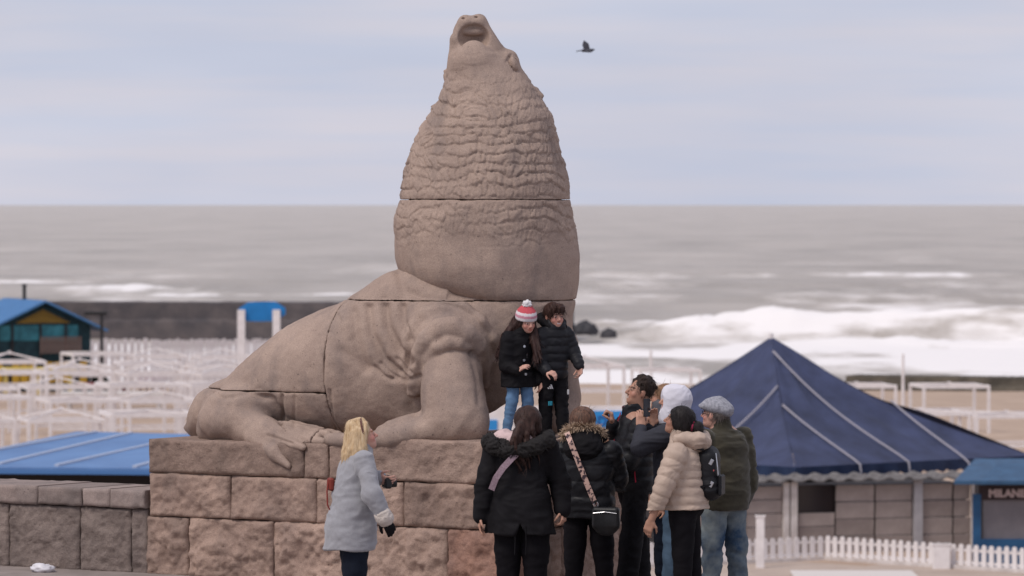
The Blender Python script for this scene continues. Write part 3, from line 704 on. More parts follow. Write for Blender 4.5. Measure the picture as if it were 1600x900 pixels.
mb_ = N('ShaderNodeMath'); mb_.operation = 'ADD'; Lk(a.outputs['Fac'], mb_.inputs[0]); Lk(ma.outputs[0], mb_.inputs[1])
rr = N('ShaderNodeValToRGB'); rr.color_ramp.elements[0].position = .18; rr.color_ramp.elements[1].position = .72; Lk(mb_.outputs[0], rr.inputs[0])
wn_ = N('ShaderNodeTexNoise'); wn_.inputs['Scale'].default_value = .025; wn_.inputs['Detail'].default_value = 6; wn_.inputs['Roughness'].default_value = .65; mpw = N('ShaderNodeMapping'); mpw.inputs['Scale'].default_value = (1.1, .4, 1); Lk(tcn.outputs['Object'], mpw.inputs[0]); Lk(mpw.outputs[0], wn_.inputs['Vector'])
wr = N('ShaderNodeValToRGB'); wr.color_ramp.elements[0].position = .35; wr.color_ramp.elements[1].position = .65
wr.color_ramp.elements[0].color = (.345, .298, .25, 1); wr.color_ramp.elements[1].color = (.51, .445, .385, 1); Lk(wn_.outputs[0], wr.inputs[0])
mxn = N('ShaderNodeMixRGB'); Lk(rr.outputs[0], mxn.inputs[0]); Lk(wr.outputs[0], mxn.inputs[1]); mxn.inputs[2].default_value = (.82, .785, .775, 1); Lk(mxn.outputs[0], pb.inputs['Base Color'])
rf = N('ShaderNodeMapRange'); rf.inputs['To Min'].default_value = .30; rf.inputs['To Max'].default_value = .95; Lk(rr.outputs[0], rf.inputs[0]); Lk(rf.outputs[0], pb.inputs['Roughness'])
mp3 = N('ShaderNodeMapping'); mp3.inputs['Scale'].default_value = (.25, .5, 1); Lk(tcn.outputs['Object'], mp3.inputs[0])
nb = N('ShaderNodeTexNoise'); nb.inputs['Scale'].default_value = .8; nb.inputs['Detail'].default_value = 8; nb.inputs['Roughness'].default_value = .7; Lk(mp3.outputs[0], nb.inputs['Vector'])
bpn = N('ShaderNodeBump'); bpn.inputs['Strength'].default_value = 1; bpn.inputs['Distance'].default_value = 1.3; sst = N('ShaderNodeMapRange'); sst.inputs['To Min'].default_value = 1; sst.inputs['To Max'].default_value = .22; Lk(rr.outputs[0], sst.inputs[0]); Lk(sst.outputs[0], bpn.inputs['Strength']); Lk(nb.outputs[0], bpn.inputs['Height']); Lk(bpn.outputs[0], pb.inputs['Normal'])
tag(link('sea', me, m), kind='structure')

# ---- breakwaters and rocks --------------------------------------------------------------
M_GROYNE = mat('wet_dark_stone', (.12, .10, .098), .85, (.07, .062, .066), .6, .6, 2.5, .15)  # stone tone lifted a little, distance haze put into the colour
M_ROCKD = mat('wet_rock', (.06, .055, .06), .6, (.03, .03, .035), .5, .5, 2, .1)
def rough_wall(name, a, b, z0, z1, w_, m, seed, label):
    a = Vector(a); b = Vector(b); n = 160; d = (b - a); per = Vector((-d.y, d.x)).normalized() * w_; vs = []
    prof = [(0, 0), (.06, .55), (.12, .62), (.14, 1.), (.86, 1.), (.9, .6), (1, 0)]
    for i in range(n + 1):
        c = a + d * i / n
        for j, (q, hh) in enumerate(prof):
            o = c + per * q; jit = float(vnoise(np.array([[i * .6, j * 3.1, seed]]), 4)[0]); vs.append((o.x, o.y, z0 + (z1 - z0) * hh * (1 + (.012 * jit if hh > .9 else .04 * jit))))
    k = len(prof); fs = [(i * k + j, (i + 1) * k + j, (i + 1) * k + j + 1, i * k + j + 1) for i in range(n) for j in range(k - 1)]
    fs += [tuple(range(k)), tuple(n * k + j for j in range(k))[::-1]]
    o = link(name, mesh_from(vs, fs, False), m); return tag(o, label, 'breakwater')
gy = 440
rough_wall('breakwater', ((-60), gy + 4), (at(885, 0, gy).x, gy - 2), -9.6, -5.72, 9, M_GROYNE, 1, 'long dark stone breakwater running behind the white beach fences at the left')
rough_wall('sea_wall', (at(1330, 0, 285).x, 292), (at(1760, 0, 280).x, 286), -8.3, -7.05, 4, mat('sea_wall_stone', (.13, .11, .085), .85, (.06, .052, .042), .8, .5, 3, .1), 2, 'low brown sea wall behind the frames at the right')
for (u, v0, v1, wd, Y) in ((915, 503, 519, 34, 436), (951, 514, 525, 24, 432), (888, 500, 520, 20, 438)):
    c = at(u, v1, Y); r_ = wd / 2 / F * Y * 1.1; hh = (v1 - v0) / F * Y
    a_, b_ = np.meshgrid(np.linspace(0, 2 * np.pi, 33), np.linspace(-.3, np.pi / 2, 14)); a_ = a_.ravel(); b_ = b_.ravel()
    V = np.stack([np.cos(b_) * np.cos(a_), np.cos(b_) * np.sin(a_), np.sin(b_)], 1); V = V * (1 + .22 * fbm(V * 1.8 + u, 4, 3))[:, None] * np.array([r_, r_ * .8, hh]) + np.array([c.x, c.y, max(c.z, -9.2)])
    tag(link('rock', mesh_from(V, grid_faces(14, 33), False), M_ROCKD), {915: 'largest dark wet rock in the surf beside the statue', 951: 'small low dark rock out in the surf beyond the boy', 888: 'dark rock half hidden behind the statue at the breakwater end'}[u], 'rock')

# ================================================================== beach structures
M_WHITE = mat('white_paint', (.82, .77, .765), .6, (.70, .65, .64), 3, .1, 30, .002)
M_WHITE2 = mat('white_paint_worn', (.70, .65, .63), .7, (.48, .43, .41), 2.2, .2, 20, .004)
def bz(Y): return float(np.interp(Y, ys, zs))
def unit_bar(w_, h_, d_): return MB().box((0, 0, 0), (w_, d_, h_)).v
_pm = {}
def shared_box(sx, sy, sz, m):
    k = (round(sx, 3), round(sy, 3), round(sz, 3), m.name)
    if k not in _pm:
        mb = MB(); mb.box((0, 0, 0), (sx, sy, sz)); me = mesh_from(mb.v, mb.f, False); me.materials.append(m); _pm[k] = me
    return _pm[k]
def part(name, c, size, m, parent, rot=None):
    o = link(name, shared_box(*size, m), None, parent); o.location = c
    if rot is not None: o.rotation_mode = 'QUATERNION'; o.rotation_quaternion = rot
    return o
def beam(name, a, b, w_, h_, m, parent):
    a = Vector(a); b = Vector(b); d = b - a
    return part(name, (a + b) / 2, (w_, d.length, h_), m, parent, d.to_track_quat('Y', 'Z'))
def tent_frame(w_=3.1, hp=2.2, hr=.46):
    t = empty('tent_frame'); q = w_ / 2
    for sx in (-1, 1):
        for sy in (-1, 1): part('post', (sx * q, sy * q, hp / 2), (.125, .125, hp), M_WHITE, t)
    for sx in (-1, 1):
        beam('rail', (sx * q, -q + .07, hp + .002), (sx * q, q - .07, hp + .002), .10, .13, M_WHITE, t); beam('rail', (-q - .065, sx * q, hp + .004), (q + .065, sx * q, hp + .004), .10, .14, M_WHITE, t)
    for sx in (-1, 1):
        for sy in (-1, 1): beam('rib', (sx * q, sy * q, hp + .07), (0, 0, hp + hr), .06, .06, M_WHITE, t)
    part('finial', (0, 0, hp + hr), (.16, .16, .16), M_WHITE, t)
    for sx in (-1, 1): beam('side_rail', (-q + .07, sx * q, 1.05), (q - .07, sx * q, 1.05), .08, .10, M_WHITE, t)
    beam('tie', (-q, 0, hp - .02), (q, 0, hp - .02), .07, .07, M_WHITE, t)
    return t
proto = [tent_frame(), tent_frame(hr=.12)]; first = [True, True]
def place_frame(x, Y, rz, s, label, group):
    k_ = 1 if random.random() < .42 else 0
    o = proto[k_] if first[k_] else copy_tree(proto[k_]); first[k_] = False
    o.location = (x, Y, bz(Y)); o.rotation_euler = (0, 0, rz); o.scale = (s, s, s); tag(o, label, 'tent frame', group)
ORD = ['first', 'second', 'third', 'fourth', 'fifth', 'sixth', 'seventh', 'eighth', 'ninth', 'tenth', 'eleventh', 'twelfth', 'thirteenth']
def frame_row(Y, u0, u1, dx, row, grp, rz):
    x = (u0 - 800) / F * Y; i = 0
    while x < (u1 - 800) / F * Y and i < 13:
        place_frame(x + random.uniform(-.25, .25), Y + random.uniform(-.8, .8), R(rz + random.uniform(-4, 4)), random.uniform(.93, 1.06), 'white tent frame, %s from left in the %s' % (ORD[i], row), grp); x += dx + .25; i += 1
for (Y, u0, u1, dx, row) in [(186, -40, 350, 3.2, 'nearest row behind the blue roof'), (203, -20, 370, 3.4, 'second row behind the blue roof'), (219, -30, 400, 3.3, 'third row behind the blue roof'), (237, 0, 440, 3.4, 'middle row before the low fence'), (256, 20, 480, 3.4, 'row behind the low white fence'), (282, 150, 560, 3.5, 'farthest row before the balustrade')]:
    frame_row(Y, u0, u1, dx, row, 'white tent frames at the left', 14)
for (Y, u0, u1, dx, row) in [(188, 1440, 1660, 3.2, 'near row right of the marquee'), (221, 1345, 1510, 3.6, 'row before the brown sea wall'), (246, 915, 1080, 3.8, 'row between statue and marquee')]:
    frame_row(Y, u0, u1, dx, row, 'white tent frames at the right', 10)
# tall thin mast among the frames at the right
mb = MB(); c = at(1411, 620, 250); mb.tube([(c.x, c.y, bz(250)), (c.x, c.y, at(0, 553, 250).z)], .09, 8, .06); tag(mb.build('mast', M_WHITE), 'thin pale mast rising above the frames right of the marquee peak', 'pole')
mb = MB(); c = at(1017, 620, 290); mb.tube([(c.x, c.y, bz(290)), (c.x, c.y, at(0, 548, 290).z)], .10, 8, .07); tag(mb.build('mast', M_WHITE), 'short pale mast at the surf edge left of the marquee', 'pole')

# white picket fences and balustrade at the back left
def picket_fence(name, pts, h_, sp, pw, label, m=M_WHITE, rails=(.25, .75), base=0, skip=(), zoff=None, pointed=False):
    t = empty(name, (pts[0][0], pts[0][1], 0), 0, label, 'fence'); o0 = Vector((pts[0][0], pts[0][1], 0))
    pic = MB(); q = pw / 2; th = .035
    if pointed:
        pr = [(-q, 0), (q, 0), (q, h_ - q * .9), (q * .7, h_ - q * .25), (0, h_), (-q * .7, h_ - q * .25), (-q, h_ - q * .9)]; k = len(pr)
        pic.add([(x_, -th / 2, z_) for x_, z_ in pr] + [(x_, th / 2, z_) for x_, z_ in pr], [tuple(range(k)), tuple(range(2 * k - 1, k - 1, -1))] + [(i, i + k, (i + 1) % k + k, (i + 1) % k) for i in range(k)])
    else: pic.box((0, 0, h_ / 2), (pw, th, h_))
    me = mesh_from(pic.v, pic.f, False); me.materials.append(m)
    for a, b in zip(pts[:-1], pts[1:]):
        a = Vector(a); b = Vector(b); d = b - a; ang = math.atan2(d.y, d.x); n = max(1, int(d.xy.length / sp))
        for i in range(n):
            c = a + d * ((i + .5) / n)
            o = link('picket', me, None, t); o.location = c - o0 + Vector((0, 0, base)); o.rotation_euler = (0, random.uniform(-.012, .012), ang); o.scale = (1, 1, random.uniform(.975, 1.02))
        for rz_ in rails:
            off = Vector((-d.y, d.x, 0)).normalized() * .045
            beam('rail', a - o0 + off + Vector((0, 0, base + h_ * rz_)), b - o0 + off + Vector((0, 0, base + h_ * rz_)), .035, .08, m, t)
    return t
def bp_(u, Y, dz=0): q = at(u, 0, Y); return (q.x, Y, bz(Y) + dz)
picket_fence('white_balustrade', [bp_(118, 300), bp_(232, 303)], 3.0, .46, .31, 'tall white balustrade of fat pickets right of the yellow and blue hut', rails=(.12, .62, .94))
picket_fence('white_fence', [bp_(234, 304), bp_(545, 316)], 2.95, .30, .21, 'long white picket fence in front of the breakwater at the back left', rails=(.15, .5, .93))
picket_fence('white_fence', [bp_(215, 262), bp_(420, 266)], 1.5, .36, .16, 'low white picket fence behind the tent frames beside the statue back', rails=(.2, .9))
# red-trimmed deck and pale benches on the sand
for (u0, u1, v0, v1, Y, col, nm, lab) in ((120, 268, 598, 605, 262, (.22, .06, .06), 'wooden_step', 'dark red wooden step among the tent frames'), (95, 262, 612, 622, 250, (.6, .56, .54), 'bench', 'long low white bench among the tent frames'), (0, 120, 574, 582, 280, (.55, .42, .12), 'bench', 'long yellow bench in front of the striped hut')):
    a, b = at(u0, v1, Y), at(u1, v0, Y); mb = MB(); mb.box(((a.x + b.x) / 2, Y, (a.z + b.z) / 2), (b.x - a.x, 1.2, b.z - a.z), bev=.05)
    for q in (.08, .5, .92): mb.box((a.x + (b.x - a.x) * q, Y, (bz(Y) - .1 + a.z) / 2), (.2, .8, max(.05, a.z - bz(Y) + .1)))
    tag(mb.build(nm, mat('paint_' + nm + str(u0), col, .7)), lab, nm.split('_')[-1])
# flat blue sign board on two white posts
sb = empty('blue_sign_board', at(410, 560, 262), 0, 'blue rounded board held between two white posts in front of the breakwater', 'sign board')
M_BLUE = mat('blue_paint', (.018, .20, .52), .5, (.015, .16, .42), 2)
o0 = sb.location.copy(); Yb = 262
def rel(u, v, Y=Yb): return at(u, v, Y) - o0
pr = [(373, 482), (388, 472), (430, 471), (446, 481), (446, 491), (438, 497), (428, 502), (386, 502), (373, 492)]; mb = MB(); k = len(pr)
mb.add([rel(u, v, Yb - .15) for u, v in pr] + [rel(u, v, Yb + .15) for u, v in pr], [tuple(range(k)), tuple(range(2 * k - 1, k - 1, -1))] + [(i, i + k, (i + 1) % k + k, (i + 1) % k) for i in range(k)]); mb.build('board', M_BLUE, sb)
for u in (377, 432):
    a = rel(u, 484, Yb - .35); b = rel(u, 560, Yb - .35); b.z = bz(Yb) - o0.z - .05; beam('post', b, a, .40, .40, M_WHITE, sb)
# shrub and lamp post near the balustrade
lp = empty('lamp_post', (*at(159, 0, 285).xy, bz(285)), 0, 'thin black lamp post standing before the white balustrade', 'lamp post')
M_BLACK = mat('black_metal', (.02, .02, .022), .5)
hh = at(0, 492, 285).z - bz(285); MB().tube([(0, 0, 0), (0, 0, hh)], .12, 8, .09).build('pole', M_BLACK, lp); MB().box((-.35, 0, hh + .1), (1.4, .3, .22), bev=.06).build('lamp_head', M_BLACK, lp)
def leaf_clump(n, rx, ry, rz, sz, seed):
    g_ = np.random.default_rng(seed); d = g_.normal(size=(n, 3)); d /= np.linalg.norm(d, axis=1, keepdims=True); d[:, 2] = np.abs(d[:, 2]); rad = g_.uniform(.45, 1, n) ** .6 * (1 + .25 * vnoise(d * 2.5, seed))
    c = d * rad[:, None] * np.array([rx, ry, rz]); a = g_.normal(size=(n, 3)); a /= np.linalg.norm(a, axis=1, keepdims=True); b = np.cross(a, g_.normal(size=(n, 3))); b /= np.linalg.norm(b, axis=1, keepdims=True)
    V = np.stack([c + a * sz, c + b * sz * .5, c - a * sz, c - b * sz * .5], 1).reshape(-1, 3); return V, np.arange(4 * n).reshape(n, 4)
sh = empty('shrub', (*at(155, 0, 292).xy, bz(292)), 0, 'dark green rounded shrub at the foot of the white balustrade', 'shrub')
V, Q = leaf_clump(900, .55, .5, 1.15, .12, 3); link('foliage', mesh_from(V, Q, False), mat('shrub_leaf', (.035, .06, .03), .7, (.02, .035, .02), 6), sh); MB().tube([(0, 0, -.05), (0, 0, .7)], .06, 6, .03).build('stem', mat('bark', (.08, .06, .05), .9), sh)

# ---- beach hut with a blue roof and yellow gable (far left) -------------------------------
Yh = 290; hb = bz(Yh); sc_ = Yh / F
hut = empty('beach_hut', (*at(38, 0, Yh).xy, hb), R(22), 'small beach hut with blue metal roof and yellow gable lettering board at the far left', 'hut'); hut.scale = (.86, .86, .95)
M_ROOFB = mat('blue_roof_far', (.08, .22, .45), .6, (.06, .17, .36), 2); M_TEAL = mat('teal_board', (.022, .06, .075), .8, (.012, .03, .04), 2); M_YEL = mat('yellow_board', (.36, .23, .045), .8, (.20, .12, .03), 3); M_YEL2 = mat('yellow_panel', (.58, .36, .04), .7, (.45, .26, .03), 3); M_DARK = mat('dark_timber', (.03, .026, .028), .8); M_BROWN = mat('brown_slats', (.20, .145, .13), .85, (.14, .1, .09), 3)
wH, dH, eH, rH = 3.4, 4.5, 4.25, 5.65
mb = MB(); mb.add([(-wH, -dH, 0), (wH, -dH, 0), (wH, -dH, eH), (0, -dH, rH - .15), (-wH, -dH, eH), (-wH, dH, 0), (wH, dH, 0), (wH, dH, eH), (0, dH, rH - .15), (-wH, dH, eH)], [(0, 1, 2, 3, 4), (9, 8, 7, 6, 5), (1, 6, 7, 2), (5, 0, 4, 9)]); mb.build('wall', M_TEAL, hut)
for s_ in (-1, 1):
    mb = MB(); a = Vector((0, 0, rH)); b = Vector((s_ * (wH + 1.0), 0, eH - .45)); n_ = Vector((-(b - a).z, 0, (b - a).x)).normalized() * (.12 * s_); 
    mb.add([a + Vector((0, -dH - .8, 0)), b + Vector((0, -dH - .8, 0)), b + Vector((0, dH + .5, 0)), a + Vector((0, dH + .5, 0)), a + n_ + Vector((0, -dH - .8, 0)), b + n_ + Vector((0, -dH - .8, 0)), b + n_ + Vector((0, dH + .5, 0)), a + n_ + Vector((0, dH + .5, 0))], [(0, 1, 2, 3), (7, 6, 5, 4), (0, 4, 5, 1), (1, 5, 6, 2), (2, 6, 7, 3), (3, 7, 4, 0)]); r_ = mb.build('roof', M_ROOFB, hut)
    for i in range(9): beam('seam', a + n_ * .5 + Vector((0, -dH - .5 + i * 1.1, .07)), b + n_ * .5 + Vector((0, -dH - .5 + i * 1.1, .07)), .05, .05, M_ROOFB, r_)
mb = MB(); mb.box((0, 0, rH + .45), (.22, .22, 1.0), bev=.04); mb.box((0, 0, rH + 1.0), (.36, .36, .10), bev=.03); mb.build('chimney', M_BLACK, hut)
for i in range(19):
    x_ = -1.8 + i * .2; top = rH - .45 - abs(x_) * .42; part('gable_board', (x_, -dH - .06, (top + 4.35) / 2), (.14, .05, max(.08, top - 4.35)), M_YEL, hut)
part('opening', (-.3, -dH - .02, 3.75), (5.6, .06, .95), mat('teal_light', (.05, .24, .30), .6, (.02, .1, .13), 1.2), hut)
for x_ in (-2.2, -.2, 1.6): part('post', (x_, -dH - .12, 2.15), (.14, .14, 4.3), M_DARK, hut)
for i in range(13): part('slat', (-.2 + i * .23, -dH - .35, 3.0), (.15, .05, 1.05), M_BROWN, hut)
for i in range(11): part('base_board', (-3.2 + i * .6, -dH - .30, 1.3), (.5, .06, 1.3), M_YEL2 if i % 4 != 1 else M_DARK, hut)

# ---- flat blue roof of the beach bar below the promenade (lower left) ---------------------------
M_AZ = mat('azure_sheet_roof', (.115, .225, .44), .6, (.09, .18, .37), .7, .15, 5, .01); M_SEAM = mat('pale_seam', (.42, .47, .58), .6)
br = empty('blue_roofed_bar', (0, 0, 0), 0, 'flat sloping azure roof of a beach bar just beyond the low promenade wall', 'building')
fl, fr, bl_, brr = at(-140, 741, 129), at(420, 741, 126), at(120, 674, 137), at(420, 681, 134)
fl.z = at(0, 729, 129).z
fr.z = at(0, 733, 126).z
N4 = [fl, fr, brr, bl_]
mb = MB(); mb.add(N4 + [p_ - Vector((0, 0, .10)) for p_ in N4], [(0, 1, 2, 3), (7, 6, 5, 4), (0, 4, 5, 1), (1, 5, 6, 2), (2, 6, 7, 3), (3, 7, 4, 0)]); rf_ = mb.build('roof', M_AZ, br)
for (ua, va, ub, vb) in ((0, 726, 205, 678), (88, 729, 245, 694), (-100, 722, 150, 676.5), (210, 731, 330, 700)):
    def onroof(u, v):
        n_ = (N4[1] - N4[0]).cross(N4[3] - N4[0]); o_ = Vector((0, 0, H)); d_ = at(u, v, 1) - o_; return o_ + d_ * ((N4[0] - o_).dot(n_) / d_.dot(n_))
    beam('seam', onroof(ua, va) + Vector((0, 0, .03)), onroof(ub, vb) + Vector((0, 0, .03)), .12, .06, M_SEAM, rf_)
beam('fascia', fl + Vector((0, -.06, -.12)), fr + Vector((0, -.06, -.12)), .06, .10, mat('fascia_blue', (.06, .16, .38), .5), br)
z0_ = bz(120)
for (x_, y_) in ((fl.x + .5, 130), (-9, 129), (fr.x - .4, 127.5), (bl_.x + .3, 136)): part('post', (x_, y_, (z0_ + fl.z - .4) / 2), (.2, .2, fl.z - .4 - z0_), M_DARK, br)
mb = MB(); mb.box(((fl.x + fr.x) / 2, 131.6, (z0_ + fl.z - .18) / 2), (fr.x - fl.x - 1.0, 3.8, fl.z - .18 - z0_)); mb.build('wall', M_DARK, br)

# ---- blue marquee, concrete-panelled hut and kiosk (right) ---------------------------------------
M_TENT = mat('marquee_canvas', (.055, .068, .140), .8, (.030, .036, .070), .9, .35, 3.0, .05, lo=.3, hi=.7); M_ROPE = mat('pale_rope', (.36, .34, .38), .8); M_VAL = mat('valance_canvas', (.018, .035, .085), .7, (.012, .022, .06), 2)
E = Vector((8.44, 144.8, -4.55)); du = Vector((.76, .65, 0)); dl = Vector((-.65, .76, 0)); A_, B_ = 10.6, 11.6
apex = at(1205, 526, 152.6)
mq = empty('blue_marquee', (E.x, E.y, ZB), 0, 'big dark blue marquee with a pointed canvas roof and pale ropes', 'marquee'); o0 = mq.location.copy()
cor = [E, E + du * A_, E + du * A_ + dl * B_, E + dl * B_]
cor[1] = at(1612, 712, 151.5); cor[1].z = -4.55
def canopy(a, b, seed):
    n = 36; vs = []; 
    for i in range(n + 1):
        t_ = i / n
        for j in range(n + 1):
            s_ = j / n; base_ = a.lerp(b, s_); q = apex.lerp(base_, t_)
            sag = .42 * math.sin(math.pi * t_) ** 1.0 * (1 - .35 * t_) + .10 * math.sin(math.pi * s_) * t_ * math.sin(math.pi * min(1, t_ * .9))
            wr = .09 * math.sin(s_ * 31 + seed + 2 * t_) * t_ * (1 - t_) * 2 + .13 * float(vnoise(np.array([[s_ * 5 + seed, t_ * 3, 0]]), 3)[0]) * min(1, 4 * t_ * (1 - t_))
            vs.append(q - Vector((0, 0, sag - wr)) - o0)
    return vs, grid_faces(n + 1, n + 1)
for i in range(4):
    vs, fs = canopy(cor[i], cor[(i + 1) % 4], i * 7); f_ = link('canopy_panel', mesh_from(np.array([tuple(v) for v in vs]), fs), M_TENT, mq)
    a, b = cor[i] - o0, cor[(i + 1) % 4] - o0; nn = 60; mb = MB(); vs = []
    for j in range(nn + 1):
        q = a.lerp(b, j / nn); wv = .05 * math.sin(j * 1.1); nrm = Vector(((b - a).y, -(b - a).x, 0)).normalized()
        vs += [q, q - Vector((0, 0, .34 + .05 * math.sin(j * 2.1))) + nrm * wv]
    mb.add(vs, [(2 * j, 2 * j + 1, 2 * j + 3, 2 * j + 2) for j in range(nn)]); mb.build('valance', M_VAL, mq, True)
def on_can(i, u, v):
    a, b = cor[i], cor[(i + 1) % 4]; n_ = (b - a).cross(apex - a); o_ = Vector((0, 0, H)); d_ = at(u, v, 1) - o_; q = o_ + d_ * ((a - o_).dot(n_) / d_.dot(n_)); return q
for (i, u0, v0, u1, v1) in ((0, 1208, 547, 1420, 727), (0, 1223, 620, 1344, 731), (0, 1392, 613, 1514, 728), (3, 1215, 592, 1143, 668)):
    pts = []
    nseg = 14
    for k_ in range(nseg + 1):
        tt_ = k_ / nseg; q = on_can(i, u0 + (u1 - u0) * tt_, v0 + (v1 - v0) * tt_)
        a, b = cor[i], cor[(i + 1) % 4]
        # depth below the straight line from apex to eave: same sag as the canvas
        zt_ = (apex.z - q.z) / (apex.z - a.z); zt_ = min(1, max(0, zt_)); sag = .42 * math.sin(math.pi * zt_) * (1 - .35 * zt_)
        pts.append(q - Vector((0, 0, sag - .10)) - o0)
    if i == 0: pts.append(pts[-1] + Vector((.05, -.08, -.5)))
    MB().tube(pts, .032, 6).build('rope', M_ROPE, mq, True)
MB().tube([apex - o0 + Vector((0, 0, .1)), Vector((apex.x - o0.x, apex.y - o0.y, .0))], .07, 8).build('mast', M_WHITE, mq)
for q in cor: MB().tube([Vector((q.x, q.y, ZB)) - o0 - (q - apex).normalized() * .3, q - o0 - (q - apex).normalized() * .3 - Vector((0, 0, .05))], .06, 8).build('post', M_WHITE, mq)

M_CONC = mat('concrete_panel', (.40, .34, .32), .9, (.29, .245, .23), 1.6, .5, 12, .02); M_CONC2 = mat('concrete_panel_worn', (.33, .28, .26), .9, (.23, .19, .18), 1.4, .5, 12, .02)
M_POST = mat('galvanised_post', (.42, .40, .42), .6, (.34, .33, .35), 3); M_CORR = mat('corrugated_edge', (.19, .175, .17), .85, (.08, .072, .072), 5)
ph = empty('panelled_hut', (*at(1246, 0, 143).xy, ZB), R(16), 'low hut walled with stacked grey concrete panels under the marquee eave', 'hut'); o0 = ph.location.copy(); Mi = ph.rotation_euler.to_matrix().inverted()
def hx(u):     # photo column on the hut's front wall -> distance along the wall
    k_ = (u - 800) / F; c_, s_ = math.cos(R(16)), math.sin(R(16)); return (k_ * o0.y - o0.x) / (c_ - k_ * s_)
top = 2.02
bays = [(1040, 1100, 5), (1100, 1165, 5), (1165, 1222, 5), (1246, 1304, 5), (1305, 1366, 4), (1367, 1425, 4), (1440, 1488, 4), (1489, 1516, 4)]
for bi, (u0, u1, n_) in enumerate(bays):
    x0, x1 = hx(u0), hx(u1)
    for i in range(n_):
        if bi == 3 and i >= n_ - 2: continue
        zz0 = i * top / n_; hh_ = top / n_ - .018
        mb = MB(); mb.box((0, 0, 0), (x1 - x0 - .03, .06, hh_), Matrix.Rotation(R(random.uniform(4, 8)), 3, 'X'), bev=.008)
        o = mb.build('panel', M_CONC if random.random() < .7 else M_CONC2, ph); o.location = ((x0 + x1) / 2, random.uniform(-.012, .012), zz0 + hh_ / 2); o.rotation_euler = (0, R(random.uniform(-.5, .5)), 0)
x0, x1 = hx(1246), hx(1304)
part('window', ((x0 + x1) / 2, .08, top * .8), (x1 - x0, .05, top * .4), mat('dark_glass', (.03, .022, .022), .15, spec=.5), ph)
for (u, w_, m_) in ((1226, .17, M_WHITE2), (1238, .20, M_WHITE2), (1432, .26, M_POST), (1520, .16, M_WHITE2)): part('post', (hx(u), -.10, top / 2 + .05), (w_, .16, top + .1), m_, ph)
mb = MB(); mb.box(((hx(1040) + hx(1520)) / 2, 2.2, top / 2), (hx(1520) - hx(1040) - .3, 4.0, top - .1)); mb.build('inner_wall', M_DARK, ph)
mb = MB(); n_ = 160; x0, x1 = hx(1030), hx(1590); vs = []
for j in range(n_ + 1):
    x_ = x0 + (x1 - x0) * j / n_; zz = .06 * max(-.35, math.sin(j / n_ * (x1 - x0) / .62 * 2 * math.pi)); vs += [(x_, -.42, top + .16 + zz), (x_, .9, top + .26 + zz), (x_, -.42, top + .12 + zz), (x_, .9, top + .22 + zz)]
mb.add(vs, [f for j in range(n_) for f in ((4 * j, 4 * j + 4, 4 * j + 5, 4 * j + 1), (4 * j + 2, 4 * j + 3, 4 * j + 7, 4 * j + 6), (4 * j, 4 * j + 2, 4 * j + 6, 4 * j + 4))]); mb.build('corrugated_roof', M_CORR, ph)

# kiosk
M_KB = mat('kiosk_blue', (.025, .10, .22), .6, (.018, .07, .16), 3); M_KR = mat('kiosk_roof_blue', (.04, .105, .20), .6, (.028, .07, .14), 3); M_SCR = mat('grey_screen', (.20, .18, .19), .35, (.15, .135, .15), 1.2, spec=.5)
Yk = 137.5; ki = empty('food_kiosk', (*at(1530, 0, Yk).xy, ZB), 0, 'blue food kiosk with grey screen and milanesa lettering at the right edge', 'kiosk'); o0 = ki.location.copy()
def kz(v, Y=Yk): return at(0, v, Y).z - ZB
def kx(u, Y=Yk): return at(u, 0, Y).x - o0.x
kw = 3.0
part('post', (kx(1526), 0, kz(772) / 2), (.22, .22, kz(772)), M_KB, ki)
part('screen', (kx(1536) + kw / 2, .05, (kz(780) + kz(842)) / 2), (kw, .05, kz(780) - kz(842)), M_SCR, ki)
part('counter_panel', (kx(1532) + kw / 2, 0, kz(842) / 2), (kw + .1, .2, kz(842)), M_KB, ki)
sg = part('sign_panel', (kx(1532) + kw / 2, -.03, (kz(758) + kz(781)) / 2), (kw + .1, .10, kz(758) - kz(781)), mat('dark_sign', (.035, .02, .022), .6), ki)
mb = MB(); a, b = kx(1487), kx(1536) + kw; z0_, z1_ = kz(749), kz(738); mb.add([(a, -.75, z0_), (b, -.75, z0_), (b, 2.6, z1_ + .25), (a + .9, 2.6, z1_ + .25), (a, -.75, z0_ - .10), (b, -.75, z0_ - .10), (b, 2.6, z1_ + .15), (a + .9, 2.6, z1_ + .15)], [(0, 1, 2, 3), (7, 6, 5, 4), (0, 4, 5, 1), (1, 5, 6, 2), (2, 6, 7, 3), (3, 7, 4, 0)]); mb.build('awning', M_KR, ki)
mb = MB(); mb.box((kx(1536) + kw / 2, 1.4, kz(760) / 2), (kw, 2.4, kz(760))); mb.build('inner_wall', M_DARK, ki)
mb = MB(); mb.add([(kx(1530), -.6, kz(748)), (b, -.6, kz(748)), (b, 1.2, kz(728)), (kx(1565), 1.2, kz(728))], [(0, 1, 2, 3)]); mb.add([(kx(1530), -.6, kz(748)), (kx(1565), 1.2, kz(728)), (kx(1565), 1.6, kz(748))], [(0, 1, 2)]); mb.build('upper_roof', M_KR, ki)
def lettering(txt, size, loc, m, parent, name='lettering', bold=.02, shear=0, ext=.012):
    cu = bpy.data.curves.new(name, 'FONT'); cu.body = txt; cu.size = size; cu.extrude = ext; cu.offset = bold; cu.shear = shear; cu.resolution_u = 3
    o = bpy.data.objects.new('tmp', cu); C.objects.link(o); bpy.context.view_layer.update()
    me = bpy.data.meshes.new_from_object(o.evaluated_get(bpy.context.evaluated_depsgraph_get())); bpy.data.objects.remove(o)
    me.materials.clear(); me.materials.append(m); q = link(name, me, None, parent); q.location = loc; q.rotation_euler = (R(90), 0, 0); return q
